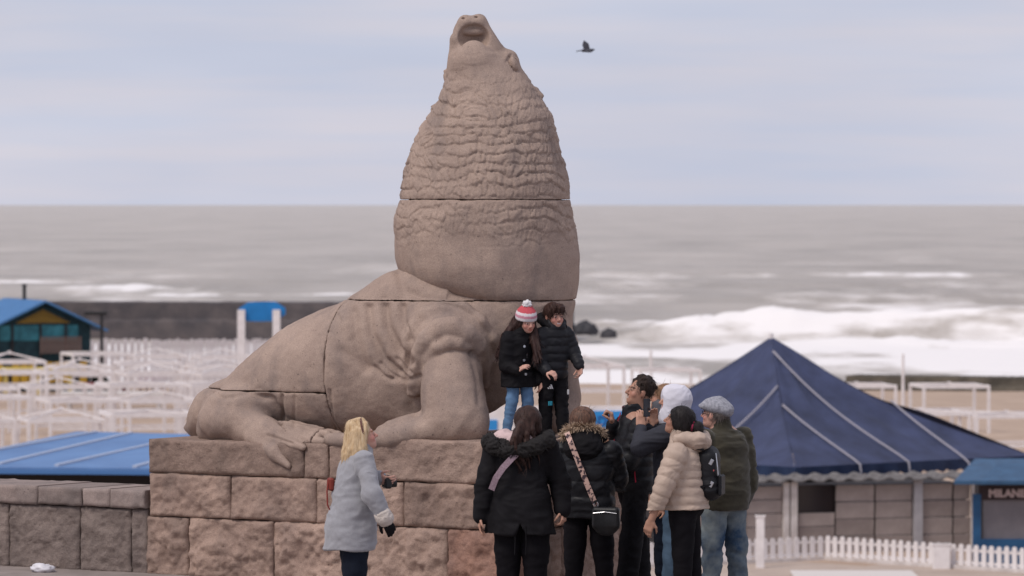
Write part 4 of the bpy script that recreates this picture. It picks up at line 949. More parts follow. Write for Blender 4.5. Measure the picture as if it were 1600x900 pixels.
lt = lettering('MILANESAS', .30, (kx(1544) - sg.location.x, -.065, kz(776) - sg.location.z), mat('sign_letter', (.55, .42, .40), .6), sg, bold=.012)

# blue banner with lettering behind the plinth
bn = empty('blue_banner', (*at(940, 0, 125).xy, ZB), 0, 'white board with a bright blue lettered panel seen between the hooded coat and raised hand', 'sign board'); o0 = bn.location.copy(); Yn = 125
zc = lambda v: at(0, v, Yn).z - ZB
xn = lambda u: at(u, 0, Yn).x - o0.x
part('board', ((xn(752) + xn(1000)) / 2, 0, (zc(634) + zc(690)) / 2), (xn(1000) - xn(752), .08, zc(634) - zc(690)), M_WHITE, bn)
bb = part('panel', ((xn(926) + xn(986)) / 2, -.06, (zc(642) + zc(668)) / 2), (xn(986) - xn(926), .04, zc(642) - zc(668)), mat('bright_blue', (.03, .25, .60), .5), bn)
part('panel', ((xn(756) + xn(777)) / 2, -.06, (zc(656) + zc(672)) / 2), (xn(777) - xn(756), .04, zc(656) - zc(672)), mat('bright_blue', (.03, .25, .60), .5), bn)
lettering('DE', .34, (xn(933) - bb.location.x, -.03, zc(664) - bb.location.z), mat('sign_navy', (.02, .10, .32), .5), bb, bold=.006)
for u in (760, 870, 992): part('post', (xn(u), .12, zc(634) / 2), (.14, .14, zc(634)), M_WHITE, bn)

# picket fence along the beach path, its kerb, and the odd white boxes by it
sheet('beach_path', [(3.0, 126, ZB + .02), (26, 122, ZB + .02), (26, 135.2, ZB + .02), (at(1600, 0, 135.6).x, 135.7, ZB + .02), (at(1288, 0, 140.3).x, 140.5, ZB + .02), (at(960, 0, 137.2).x, 137.4, ZB + .02), (0, 134, ZB + .02)], M_DECK)
c0, c1, c2 = at(960, 0, 136.9), at(1288, 0, 140.3), at(1640, 0, 134.8)
pf = picket_fence('picket_fence', [(c0.x, c0.y, ZB), (c1.x, c1.y, ZB), (c2.x, c2.y, ZB)], .62, .262, .155, 'low white picket fence with rounded tops in front of the panelled hut', M_WHITE, rails=(.16, .72), base=.10, pointed=True)
for a, b in ((c0, c1), (c1, c2)): beam('kerb', Vector((a.x, a.y - .08, ZB + .06)) - Vector((c0.x, c0.y, 0)), Vector((b.x, b.y - .08, ZB + .06)) - Vector((c0.x, c0.y, 0)), .16, .14, M_WHITE2, pf)
for (u, v0, v1, wd, Yq, lab) in ((1188, 805, 872, 13, 137.3, 'tall white gate post rising above the picket fence'), (1471, 849, 886, 27, 136.9, 'white box-topped post in the picket fence below the kiosk'), (998, 848, 893, 14, 136.3, 'white gate panel seen between the legs of the dark-haired man')):
    a = at(u, v0, Yq); mb = MB(); w_ = wd / F * Yq; mb.box((a.x, Yq, (a.z + ZB) / 2), (w_, .2, a.z - ZB), bev=.02); mb.box((a.x, Yq, a.z - .03), (w_ + .05, .24, .06), bev=.01); tag(mb.build('gate_post', M_WHITE), lab, 'post')
# pale stone slab on the path
mb = MB(); q0 = at(1325, 893, 136.5); mb.box((q0.x, 134.2, ZB + .06), (3.4, 2.2, .08), bev=.02); tag(mb.build('paving_slab', mat('pale_slab', (.62, .57, .54), .85)), 'pale flat slab lying on the path before the picket fence', 'slab')
# crumpled white bag on the promenade by the wall
a_, b_ = np.meshgrid(np.linspace(0, 2 * np.pi, 25), np.linspace(-1.2, np.pi / 2, 12)); a_ = a_.ravel(); b_ = b_.ravel(); V = np.stack([np.cos(b_) * np.cos(a_), np.cos(b_) * np.sin(a_), np.sin(b_)], 1)
V = V * (1 + .35 * fbm(V * 2.2, 3, 8) + .12 * fbm(V * 7, 2, 9))[:, None] * np.array([.11, .08, .045]); cgb = at(68, 893, 43.6)
o = link('litter_bag', mesh_from(V, grid_faces(12, 25), False), mat('thin_plastic', (.68, .66, .70), .4)); o.location = (cgb.x, 43.55, .03); tag(o, 'crumpled white plastic bag on the paving by the low wall', 'litter')
# bird
bd = empty('bird', at(917, 79, 78), 0, 'dark bird flying with wings raised in the sky right of the statue head', 'bird'); M_BIRD = mat('bird_feather', (.075, .08, .10), .7, (.05, .05, .065), 20)
f = Field((-.2, -.08, -.1), (.2, .08, .1), .006); f.cap((.06, 0, 0), (-.06, 0, .0), .030, .026, .02); f.cap((.08, 0, .008), (.105, 0, .014), .020, .016, .02); f.cap((.115, 0, .014), (.14, 0, .012), .007, .003, .006); f.cap((-.06, 0, 0), (-.15, 0, -.006), .020, .016, .02, sq=((0, 0, 1), .35))
V, Q = f.mesh(); link('body', mesh_from(V, Q), M_BIRD, bd)
for (s_, tip) in ((-1, (-.05, -.02, .16)), (1, (-.17, .30, -.01))):
    r0 = Vector((.05, .015 * s_, .015)); r1 = Vector((-.04, .015 * s_, .01)); tp = Vector(tip); mid = (r0 + tp) / 2 + Vector((.028, 0, .02)); ml = (r1 + tp) / 2 + Vector((-.028, 0, -.0)); th = Vector((0, .006, .006))
    mb = MB(); pr = [r0, mid, tp, ml, r1]; mb.add([p_ + th for p_ in pr] + [p_ - th for p_ in pr], [(0, 1, 3, 4), (1, 2, 3), (5, 9, 8, 6), (6, 8, 7)] + [(i, i + 5, (i + 1) % 5 + 5, (i + 1) % 5) for i in range(5)]); mb.build('wing', M_BIRD, bd)
# ================================================================== people
def rot3(yaw=0, pitch=0, roll=0):          # local frame: x right, y forward, z up; pitch>0 looks up
    return np.array((Matrix.Rotation(R(yaw), 3, 'Z') @ Matrix.Rotation(R(pitch), 3, 'X') @ Matrix.Rotation(R(roll), 3, 'Y')), np.float32)
def skin_mat(name, c): return mat(name, c, .5, tuple(q * .9 for q in c), 30, .15, 200, .001, attr='tint', spec=.35)
SKIN = skin_mat('skin', (.50, .275, .195)); SKIN_T = skin_mat('skin_tanned', (.40, .215, .15)); SKIN_F = skin_mat('skin_fair', (.56, .315, .245))
def cloth(name, c, rough=.8, k=.8, **kw):
    kw.setdefault('spec', .12)
    return mat(name, c, rough, tuple(q * k for q in c), kw.pop('nscale', 9), kw.pop('bump', .35), kw.pop('bscale', 90), kw.pop('bdist', .004), **kw)
def fold(V, Q, amp, seed, sc=(5, 5, 9), relax_it=1, puff=0):
    V = relax(V, Q, relax_it, .5); N = vnormals(V, Q); p = V * np.array(sc, np.float32)
    p = p + .6 * np.stack([vnoise(p * .6 + 5, seed), vnoise(p * .6 + 11, seed), vnoise(p * .6 + 23, seed)], 1)
    n = 1 - 2 * np.abs(fbm(p, 3, seed)); return V + N * (amp * (n * .6 + .5 * fbm(V * 4, 2, seed + 5)))[:, None]
class Person:
    def __init__(s, label, u, Y, z0, head, h, group=None, seed=1):
        s.Y, s.h, s.seed = Y, h, seed
        s.X = (u - 800) / F * Y; s.z0 = z0; a = R(head); s.fw = np.array([-math.sin(a), math.cos(a)]); s.rt = np.array([math.cos(a), math.sin(a)])
        s.root = empty('person', (s.X, Y, z0), a, label, 'person', group)
        s.lo = np.array([-.75, -.65, -.02]); s.hi = np.array([.75, .65, h + .16]); s.f = Field(s.lo, s.hi, .0074 if h > 1.3 else .0058)
        s.tints = []
    def J(s, u, v, dy=0):                      # photo pixel, dy metres behind the person's own distance -> local point
        p = at(u, v, s.Y + dy); d = np.array([p.x - s.X, p.y - s.Y]); return np.array([d @ s.rt, d @ s.fw, p.z - s.z0])
    def head(s, c, rot, k=1.0, smile=.0, wide=1.0, child=False):
        s.hc = np.array(c); s.hr = rot; s.hk = k
        P = lambda x, y, z: s.hc + rot @ (np.array([x * wide, y, z]) * k)
        f = s.f; r3 = lambda a, b, c_: np.array([a * wide, b, c_]) * k
        ch = 1 if child else 0
        f.ell(P(0, -.014, .028), r3(.077, .096, .090), rot, .02 * k)
        f.ell(P(0, .026, -.034), r3(.060, .064, .080 - .008 * ch), rot, .03 * k)
        f.ell(P(0, .048, -.078 + .012 * ch), r3(.043, .042, .034), rot, .025 * k); f.ell(P(0, .074, -.096 + .014 * ch), r3(.020, .016, .015), rot, .016 * k)
        f.cap(P(-.034, .078, .022), P(.034, .078, .022), .012 * k, k=.014 * k)
        for q in (-1, 1):
            f.ell(P(q * .036, .062, -.030 - .004 * smile), r3(.024, .022, .022), rot, .018 * k)
            f.ell(P(q * .031, .093, .003), r3(.017, .010, .009), rot, .008 * k, 'sub'); f.ell(P(q * .031, .077, .003), r3(.0135, .0125, .0115), rot, .002)
            f.cap(P(q * .018, .089, .013), P(q * .044, .080, .012), .0045 * k, k=.006 * k)
            f.ell(P(q * .079, -.006, -.010), r3(.010, .020, .031), rot, .008 * k)
        nk = .75 if child else 1
        f.cap(P(0, .090, .010), P(0, .090 + .024 * nk, -.026), .008 * k, .0125 * k, k=.010 * k); f.cap(P(-.011, .098, -.032), P(.011, .098, -.032), .0085 * k, k=.006 * k)
        f.cap(P(-.019, .086, -.055 + .006 * ch), P(.019, .086, -.055 + .006 * ch), .0075 * k, k=.006 * k); f.cap(P(-.016, .085, -.066 + .006 * ch), P(.016, .085, -.066 + .006 * ch), .0080 * k, k=.006 * k)
        if smile: f.ell(P(0, .102, -.0605), r3(.020, .014, .0035 + .006 * smile), rot, .003, 'sub')
        s.smile = smile
    def neck(s, base, r=.054):
        P = lambda x, y, z: s.hc + s.hr @ (np.array([x, y, z]) * s.hk)
        s.f.cap(P(0, -.018, -.055), base, r * s.hk, r * 1.12 * s.hk, k=.03)
    def arm(s, sh, el, wr, r=(.052, .042, .029)):
        s.f.cap(sh, el, r[0], r[1], k=.03); s.f.cap(el, wr, r[1] * .98, r[2], k=.015)
    def hand(s, wr, d, n, side=1, curl=.6, k=1.0, f=None, fat=1.0, spread=.0):
        """d: finger direction, n: palm normal, side: +1/-1 thumb side = side * cross(d, n)"""
        f = f or s.f; d = np.array(d, float); d /= np.linalg.norm(d); n = np.array(n, float); n -= d * (d @ n); n /= np.linalg.norm(n); sd = np.cross(d, n) * side
        M = np.stack([sd, d, n], 1); wr = np.array(wr)
        f.cap(wr - d * .01 * k, wr + d * .03 * k, .025 * k * fat, .027 * k * fat, k=.012 * k, sq=(n, .75))
        f.rbox(wr + d * .055 * k, np.array([.040, .044, .0135 * fat]) * k, .012 * k, M, .012 * k)
        for i, (off, ln) in enumerate(((.030, .92), (.010, 1.0), (-.010, .95), (-.029, .76))):
            b = wr + d * (.092 - .004 * abs(i - 1)) * k + sd * off * k; a = 0; L_ = np.array([.042, .027, .022]) * k * ln; p = b
            for j in range(3):
                a += curl * (.75, 1.0, .7)[j] * (1 + .10 * (i - 1.5)); q = p + (d * math.cos(a) + n * math.sin(a) + sd * spread * (1.5 - i) * .12) * L_[j]
                f.cap(p, q, (.0092, .0085, .0078)[j] * k * fat, (.0085, .0078, .0066)[j] * k * fat, k=.003 if j else .006); p = q
        t0 = wr + d * .025 * k + sd * .026 * k; t1 = t0 + (d * .55 + sd * .75 + n * .25) * .040 * k; t2 = t1 + (d * .85 + sd * .25 + n * (.2 + .5 * curl)) * .032 * k; t3 = t2 + (d * .8 - sd * .05 + n * (.3 + .6 * curl)) * .024 * k
        f.cap(t0, t1, .014 * k * fat, .0115 * k * fat, k=.012 * k); f.cap(t1, t2, .0112 * k * fat, .0095 * k * fat, k=.003); f.cap(t2, t3, .0095 * k * fat, .0072 * k * fat, k=.003)
    def legs(s, hips, knees, ankles, toes, k=1.0, r=(.082, .055, .037)):
        for hp, kn, an, to in zip(hips, knees, ankles, toes):
            s.f.cap(hp, kn, r[0] * k, r[1] * k, k=.03); s.f.cap(kn, an, r[1] * k * .98, r[2] * k, k=.015); s.f.cap(np.array(an) + (0, 0, -.03), to, .036 * k, .025 * k, k=.02)
        s.L = (hips, knees, ankles, toes)
    def finish_body(s, skin, brow=(.10, .07, .05), lip=(.85, .50, .48), blush=.12):
        V, Q = s.f.mesh(); V = relax(V, Q, 1, .35)
        l = ((V - s.hc) @ s.hr) / s.hk; T = np.ones((len(V), 3), np.float32)
        def blob(c, r, col, p=2):
            d = np.sqrt((((l - np.array(c)) / np.array(r)) ** 2).sum(1)); w_ = np.clip(1.6 - d * 1.0, 0, 1)[:, None] if p == 1 else np.exp(-d ** 2)[:, None]
            T[:] = T * (1 - w_) + T * np.array(col) * w_
        for q in (-1, 1):
            blob((q * .038, .07, -.028), (.03, .03, .025), (1.0, 1 - blush * 1.6, 1 - blush * 1.5)); blob((q * .079, 0, -.01), (.015, .03, .035), (1, .86, .84))
            d = np.sqrt((((l - np.array((q * .031, .088, .003))) / np.array((.0125, .012, .0085))) ** 2).sum(1)); T[d < 1] = (1.25, 1.7, 2.1)
            d = np.sqrt((((l - np.array((q * .031, .090, .003))) / np.array((.0075, .02, .0085))) ** 2).sum(1)); T[d < 1] = (.09, .09, .10)
            d = seg_dist(l[:, 0], l[:, 2], [(q * .014, .021), (q * .030, .0265), (q * .047, .021)]); T[(d < .0055) & (l[:, 1] > .05)] = brow
        blob((0, .115, -.028), (.014, .014, .014), (1, 1 - blush, 1 - blush))
        d = np.sqrt((l[:, 0] / .024) ** 2 + ((l[:, 2] + .0605) / .0135) ** 2); w_ = (np.clip(1.5 - d, 0, 1) * (l[:, 1] > .06))[:, None]; T = T * (1 - w_) + T * np.array(lip) * w_
        if s.smile:
            m_ = (np.abs(l[:, 2] + .0605) < .0045 + .004 * s.smile) & (np.abs(l[:, 0]) < .019) & (l[:, 1] > .072) & (l[:, 1] < .0955); T[m_] = (1.3, 2.0, 2.5)
        me = mesh_from(V, Q); colattr(me, 'tint', T); s.body = link('body', me, skin, s.root); s.f = None
    def cloth_field(s, h=.0102, lo=None, hi=None): return Field(lo if lo is not None else s.lo, hi if hi is not None else s.hi, h)
    def cloth_obj(s, name, f, m, amp=.006, sc=(5, 5, 9), seed=None, it=1, label=None):
        V, Q = f.mesh(); V = fold(V, Q, amp * (1 if name == 'hair' else 1.25), seed or s.seed, sc, it)
        if name == 'hair':                       # loose strands lying on and straying off the mass
            g_ = np.random.default_rng(s.seed); n = 1100; i = g_.integers(0, len(V), n); Nn = vnormals(V, Q)[i]; d = np.array([0, 0, -1.0]) + g_.normal(size=(n, 3)) * .35
            d -= Nn * (d * Nn).sum(1, keepdims=True) * .92; d += Nn * g_.uniform(-.02, .22, n)[:, None]; d /= np.linalg.norm(d, axis=1, keepdims=True); ln = g_.uniform(.025, .075, n)[:, None]; sd = np.cross(d, Nn); sd /= np.maximum(np.linalg.norm(sd, axis=1, keepdims=True), 1e-6); w_ = .0017
            b = V[i] - Nn * .001; e = b + d * ln + np.array([0, 0, -.25]) * ln * .5
            B = np.stack([b - sd * w_, b + sd * w_, e + sd * w_ * .3, e - sd * w_ * .3], 1).reshape(-1, 3).astype(np.float32); Q = np.concatenate([Q, (len(V) + np.arange(4 * n)).reshape(n, 4).astype(Q.dtype)]); V = np.concatenate([V, B])
        o = link(name, mesh_from(V, Q), m, s.root)
        if label: o['label'] = label
        return o
    def trousers(s, m, top, r=(.095, .066, .055), hipw=.0, k=1.0, amp=.006, name='trousers', flat=None, sc=(6, 6, 7), seat=(.155, .115), low=.04):
        f = s.cloth_field(.011, hi=(s.hi[0], s.hi[1], top + .04)); hips, knees, ankles, toes = s.L
        for hp, kn, an in zip(hips, knees, ankles):
            f.cap(hp, kn, r[0] * k, r[1] * k, k=.02); f.cap(kn, np.array(an) + (0, 0, low), r[1] * k, r[2] * k, k=.015)
        c = (np.array(hips[0]) + np.array(hips[1])) / 2; f.ell(c + (0, -.015, .02), (seat[0] * k + hipw, seat[1] * k, .15 * k), None, .03)
        f.loft([(c[2] + .0, c[0], c[1] - .005, (seat[0] - .005) * k + hipw, seat[1] * k), (top, c[0], c[1], (seat[0] - .02) * k + hipw, seat[1] * .95 * k)], .04)
        return s.cloth_obj(name, f, m, amp, sc)
    def shoes(s, m, k=1.0):
        hips, knees, ankles, toes = s.L
        for an, to in zip(ankles, toes):
            an = np.array(an); to = np.array(to); f = Field(np.minimum(an, to) - .12, np.maximum(an, to) + .12, .008)
            f.cap(an * (1, 1, 0) + (0, 0, .045 * k), to * (1, 1, 0) + (0, 0, .035 * k), .046 * k, .036 * k, .02); f.cap(an + (0, 0, .0), an * (1, 1, 0) + (0, 0, .05 * k), .046 * k, .044 * k, .02); f.fn(f.lo, f.lo + f.h * f.n, lambda x, y, z: .002 - z + 0 * x + 0 * y, mode='int')
            V, Q = f.mesh(); link('shoe', mesh_from(V, Q), m, s.root)
    def hp(s, x, y, z): return s.hc + s.hr @ (np.array([x, y, z]) * s.hk)
def strands(f, pts_list, r0, r1, k):
    for pts in pts_list:
        n = len(pts) - 1
        for i in range(n): f.cap(pts[i], pts[i + 1], r0 + (r1 - r0) * i / n, r0 + (r1 - r0) * (i + 1) / n, k=k)
def ribbon(name, pts, width, m, parent, th=.006, nrm=None):
    pts = [Vector(p) for p in pts]; k = len(pts); vs = []
    for i, p in enumerate(pts):
        t = (pts[min(k - 1, i + 1)] - pts[max(0, i - 1)]).normalized(); n = Vector(nrm[i] if isinstance(nrm, list) else nrm); n = (n - t * n.dot(t)).normalized(); b = t.cross(n)
        vs += [p + b * width / 2, p - b * width / 2, p - b * width / 2 + n * th, p + b * width / 2 + n * th]
    fs = [(4 * i + j, 4 * i + (j + 1) % 4, 4 * i + 4 + (j + 1) % 4, 4 * i + 4 + j) for i in range(k - 1) for j in range(4)] + [(3, 2, 1, 0), (4 * k - 4, 4 * k - 3, 4 * k - 2, 4 * k - 1)]
    return link(name, mesh_from(vs, fs, False), m, parent)
def fur(name, path, r, n, ln, m, parent, seed, flat=1.0, droop=.3):
    g_ = np.random.default_rng(seed); P = np.array([list(p) for p in path]); t_ = g_.uniform(0, len(P) - 1.001, n); i = t_.astype(int); c = P[i] * (1 - (t_ - i))[:, None] + P[i + 1] * (t_ - i)[:, None]; tg = P[i + 1] - P[i]; tg /= np.linalg.norm(tg, axis=1, keepdims=True)
    d = g_.normal(size=(n, 3)); d -= tg * (d * tg).sum(1, keepdims=True) * .7; d /= np.linalg.norm(d, axis=1, keepdims=True); b = c + d * r * g_.uniform(.3, 1, n)[:, None]
    e = d + g_.normal(size=(n, 3)) * .35; e[:, 2] -= droop; e /= np.linalg.norm(e, axis=1, keepdims=True); L_ = ln * g_.uniform(.5, 1.1, n)[:, None]; sd = np.cross(e, g_.normal(size=(n, 3))); sd /= np.linalg.norm(sd, axis=1, keepdims=True); w_ = .0035
    V = np.stack([b - sd * w_, b + sd * w_, b + e * L_ * .6 + sd * w_ * .8, b + e * L_, b + e * L_ * .6 - sd * w_ * .8], 1).reshape(-1, 3); k = np.arange(n)[:, None] * 5
    return link(name, mesh_from(V, np.concatenate([k + [0, 1, 2, 4], k + [4, 2, 3, 3]])[:n], False) if False else mesh_from(V, [tuple(int(q) for q in k_[0] + np.arange(5)) for k_ in k], False), m, parent)
def hair_mat(name, c, c2): return mat(name, c, .5, c2, 18, .6, 60, .006, stretch=(3, 3, .5), spec=.2, lo=.3, hi=.7)
H_BLOND = hair_mat('blond_hair', (.66, .51, .33), (.45, .29, .15)); H_DARK = hair_mat('dark_brown_hair', (.040, .024, .018), (.018, .011, .009)); H_BLACK = hair_mat('black_hair', (.022, .017, .017), (.010, .008, .008)); H_BROWN = hair_mat('brown_hair', (.055, .026, .020), (.022, .011, .009)); H_TAN = hair_mat('sandy_hair', (.30, .17, .10), (.2, .11, .06)); H_GIRL = hair_mat('auburn_hair', (.055, .026, .022), (.022, .011, .010))
BLK = cloth('black_fabric', (.012, .011, .013), .75, .7); BLK2 = cloth('black_nylon', (.011, .011, .014), .5, .75, bump=.2, spec=.25); BLK3 = cloth('black_leggings', (.007, .006, .008), .8, .8); CHAR = cloth('charcoal_fabric', (.040, .041, .052), .7, .75)
NAVY = cloth('navy_denim', (.012, .016, .028), .8, .7); JEAN = cloth('blue_denim', (.085, .135, .20), .85, .55, nscale=4); JEAN_L = cloth('light_blue_denim', (.14, .25, .42), .85, .75, nscale=5); JEAN_W = mat('worn_denim', (.27, .30, .29), .85, (.035, .065, .115), 2.6, .4, 90, .004, lo=.38, hi=.66, spec=.12)
WOOL = cloth('grey_blue_wool', (.325, .322, .345), .95, .88, nscale=30, bump=.6, bscale=120, sheen=.3); CREAM = cloth('cream_fleece', (.62, .55, .50), .95, .85, bump=.8, bscale=60, bdist=.01)
BEIGE = cloth('beige_nylon', (.48, .37, .30), .5, .88, bump=.2); OLIVE = cloth('olive_fleece', (.052, .046, .032), .95, .75, bump=.6, bscale=70, sheen=.2); GREYC = mat('grey_tweed', (.36, .36, .40), .95, (.20, .20, .23), 50, .5, 150, .003)
WHITEF = cloth('white_fleece', (.66, .64, .70), .9, .92, bump=.4); PINKL = cloth('pink_lining', (.62, .46, .45), .9, .88); SHOE = mat('dark_shoe', (.02, .02, .022), .5); RED = mat('red_trim', (.45, .02, .05), .6); FURB = mat('beige_fur', (.55, .42, .31), .9, (.36, .25, .17), 40); FURK = mat('black_fur', (.014, .012, .012), .85); METAL = mat('steel_clip', (.5, .5, .52), .3, metal=1)
LEATH = mat('black_leather', (.022, .022, .024), .4, (.014, .014, .015), 20, .3, 120, .002); PINKS = mat('mauve_strap', (.33, .24, .28), .8, (.22, .15, .18), 80)
def std_legs(p, h, dx=.09, fwd=(0, 0), kb=(0, 0), yaw=0, sp=(0, 0), lat=(0, 0)):
    hz, kz_, az = .515 * h, .285 * h, .055 * h; out = [[], [], [], []]
    for i, q in enumerate((-1, 1)):
        x = q * dx; out[0].append((q * dx * .95, 0, hz)); out[1].append((x + lat[i] * .5, fwd[i] * .5 + kb[i], kz_)); out[2].append((x + lat[i], fwd[i], az)); out[3].append((x * 1.15 + lat[i], fwd[i] + .085 * h, .025))
    p.legs(*out, k=h / 1.7)
def torso(p, rows, k=.03): p.f.loft([(z, x, y, a, b) for (z, x, y, a, b) in rows], k)

# ---------------------------------------------------------------- 1 woman in the grey coat
p = Person('blonde woman in a long grey blue coat laughing up at the children', 553, 37.6, 0, -74, 1.66, seed=3)
J = p.J; hc = J(566, 681); p.head(hc + np.array([0, 0, -.005]), rot3(-4, 16), .98, smile=.8)
torso(p, [(.80, 0, -.01, .16, .12), (1.0, 0, 0, .14, .10), (1.25, 0, .03, .165, .10), (1.37, 0, .045, .12, .08), (1.42, 0, .05, .06, .06)]); p.neck((0, .045, 1.40))
shR, elR, wrR = np.array([.19, .03, 1.325]), J(582, 772, -.27), J(601, 809, -.27); shL, elL, wrL = np.array([-.18, .05, 1.325]), np.array([-.24, .10, 1.10]), np.array([-.07, .215, 1.165])
p.arm(shR, elR, wrR); p.arm(shL, elL, wrL); dR = (wrR - elR); p.hand(wrR, dR, (-1, 0, .2), -1, .7); p.hand(wrL, (.8, .4, -.1), (0, 1, .2), 1, .7)
std_legs(p, 1.66, .085, (.05, -.03)); p.finish_body(SKIN_F, brow=(.5, .4, .3), blush=.25)
f = p.cloth_field()
f.loft([(.625, 0, -.035, .215, .198), (.80, 0, -.025, .210, .195), (.95, 0, -.008, .202, .182), (1.10, 0, .005, .190, .158), (1.25, 0, .018, .185, .132), (1.345, 0, .032, .165, .105), (1.41, 0, .045, .10, .08)], .02)
f.cap(shR, elR, .080, .072, .018); f.cap(elR, wrR - dR * .05, .071, .058, .03); f.cap(shL, elL, .085, .072, .022); f.cap(elL, wrL, .072, .058, .03); f.cap((0, .045, 1.38), (0, .05, 1.44), .10, .088, .03)
f.fn(p.lo, p.hi + .1, lambda x, y, z: .625 - z + 0 * x + 0 * y, mode='int'); p.cloth_obj('coat', f, WOOL, .011, (4, 4, 7))
f = Field(wrR - .13, wrR + .13, .007); f.cap(wrR - dR * .13, wrR + dR * .02, .066, .066, .01); f.cap(wrR - dR * .4, wrR - dR * .12, .04, .04, 0); p.cloth_obj('cuff', f, CREAM, .006, (20, 20, 20))
f = Field(wrR - .2, wrR + .2, .006); p.hand(wrR, dR, (-1, 0, .2), -1, .7, f=f, fat=1.28, k=1.04); V, Q = f.mesh(); link('glove', mesh_from(V, Q), BLK, p.root)
f = p.cloth_field(.0065, hc - .34, hc + .25); X_ = p.hp
f.ell(X_(0, -.022, .038), (.090, .104, .094), p.hr, .02); f.ell(X_(0, .095, -.050), (.10, .092, .105), p.hr, .012, 'sub'); g_ = np.random.default_rng(4)
sl = []
for i in range(46):
    a = g_.uniform(R(108), R(432 - 0)) if i < 0 else g_.uniform(R(150), R(390)); x_, y_ = math.cos(a), math.sin(a)
    r0 = X_(x_ * .078, -.02 + y_ * .090, .02 + g_.uniform(-.03, .04)); ln = g_.uniform(.20, .30) * (1.0 if y_ < .2 else .72); e1 = r0 + (x_ * .03, -.012 + y_ * .02, -ln * .5); e2 = e1 + (x_ * .012 + g_.uniform(-.02, .02), g_.uniform(-.02, .035), -ln * .5); sl.append([r0, e1, e2])
strands(f, sl, .019, .007, .012)
for q in (-1, 1): strands(f, [[X_(q * .05, .050, .095), X_(q * .080, .015, .04), X_(q * .088, -.03, -.05)]], .014, .012, .012)
f.cap(X_(0, .02, .118), X_(0, -.06, .112), .035, .04, .04)
p.cloth_obj('hair', f, H_BLOND, .004, (14, 14, 5), it=0)
ribbon('hair_band', [X_(.094 * math.sin(a), .030 - .03 * abs(math.sin(a)), .030 + .112 * math.cos(a)) for a in np.linspace(-1.9, 1.9, 25)], .014, mat('tortoise', (.12, .05, .04), .3), p.root, .008, [tuple(p.hr @ np.array([math.sin(a), 0, math.cos(a)])) for a in np.linspace(-1.9, 1.9, 25)])
p.trousers(NAVY, .9, (.115, .095, .070)); p.shoes(SHOE)
cm = empty('camera', p.root.matrix_basis @ Vector((-.02, .268, 1.135)), R(-74), 'small black camera held at the chest of the grey coated woman', 'camera')
MB().box((0, 0, 0), (.125, .055, .085), bev=.012).build('camera_body', LEATH, cm); MB().tube([(0, .02, -.004), (0, .075, -.004)], .032, 16, .030).build('lens', LEATH, cm); MB().box((.0, 0, .05), (.045, .04, .02), bev=.006).build('viewfinder', LEATH, cm)
rb = empty('red_pouch', p.root.matrix_basis @ Vector((-.05, -.172, 1.13)), R(-74), 'small red pouch with a loop cord behind the grey coated woman', 'pouch')
MB().box((0, 0, 0), (.10, .045, .10), bev=.014).build('pouch', mat('red_leather', (.19, .03, .02), .6), rb); MB().tube([(.02, -.02, .04), (.02, -.035, -.05), (.02, -.03, -.16), (.02, .01, -.24)], .006, 6).build('cord', mat('red_cord', (.25, .04, .03), .7), rb)

# ---------------------------------------------------------------- 2 woman in the black parka, ponytail
p = Person('woman with long brown ponytail in a flared black parka with pink hood lining', 815, 39.8, 0, -8, 1.65, seed=5)
J = p.J; hc = J(827, 658); p.head(hc, rot3(-14, 20), 1.03)
torso(p, [(.80, 0, 0, .18, .12), (1.0, 0, 0, .16, .11), (1.25, 0, 0, .18, .11), (1.35, 0, 0, .13, .09), (1.40, 0, 0, .06, .06)]); p.neck((.02, 0, 1.39))
shL, elL, wrL = np.array([-.215, 0, 1.30]), J(757, 760, 0), J(752, 806, -.02); shR, elR, wrR = np.array([.215, 0, 1.30]), J(875, 752, .03), J(879, 796, -.02)
p.arm(shL, elL, wrL); p.arm(shR, elR, wrR); p.hand(wrL, wrL - elL, (1, 0, 0), 1, .45); p.hand(wrR, wrR - elR, (-1, .3, 0), -1, 1.0)
std_legs(p, 1.65, .115, (.02, -.01)); p.finish_body(SKIN)
f = p.cloth_field(); f.loft([(.60, -.01, 0, .292, .205), (.72, -.01, 0, .272, .20), (.90, 0, 0, .232, .185), (1.05, 0, 0, .205, .165), (1.20, 0, 0, .215, .16), (1.30, 0, 0, .205, .145), (1.38, .01, 0, .12, .10)], .02)
for sh, el, wr in ((shL, elL, wrL), (shR, elR, wrR)): f.cap(sh, el, .095, .082, .022); f.cap(el, wr, .080, .064, .03)
f.fn((-.09, -.3, .5), (.13, -.0, .72), lambda x, y, z: np.maximum(np.abs(x - .015) * 1.0 - (.685 - z) * .62, y + .02), 0, 'sub')
f.fn(p.lo, p.hi + .1, lambda x, y, z: .60 + .035 * np.cos(np.clip(x / .3, -1, 1) * 2.2) * 0 - z + 0 * x + 0 * y, mode='int'); p.cloth_obj('parka', f, BLK, .012, (4, 4, 6))
f = p.cloth_field(.0075, (-.4, -.35, 1.15), (.4, .25, 1.62)); ring = [(-.24, .02, 1.36), (-.25, -.06, 1.35), (-.20, -.14, 1.315), (-.09, -.19, 1.285), (.04, -.20, 1.29), (.15, -.16, 1.32), (.22, -.09, 1.36), (.215, .0, 1.385)]
for a, b in zip(ring[:-1], ring[1:]): f.cap(a, b, .062, .062, .03)
f.ell((-.02, -.07, 1.33), (.21, .12, .08), None, .03); p.cloth_obj('hood', f, FURK, .014, (18, 18, 18)); fur('fur_trim', ring, .055, 1500, .05, FURK, p.root, 5)
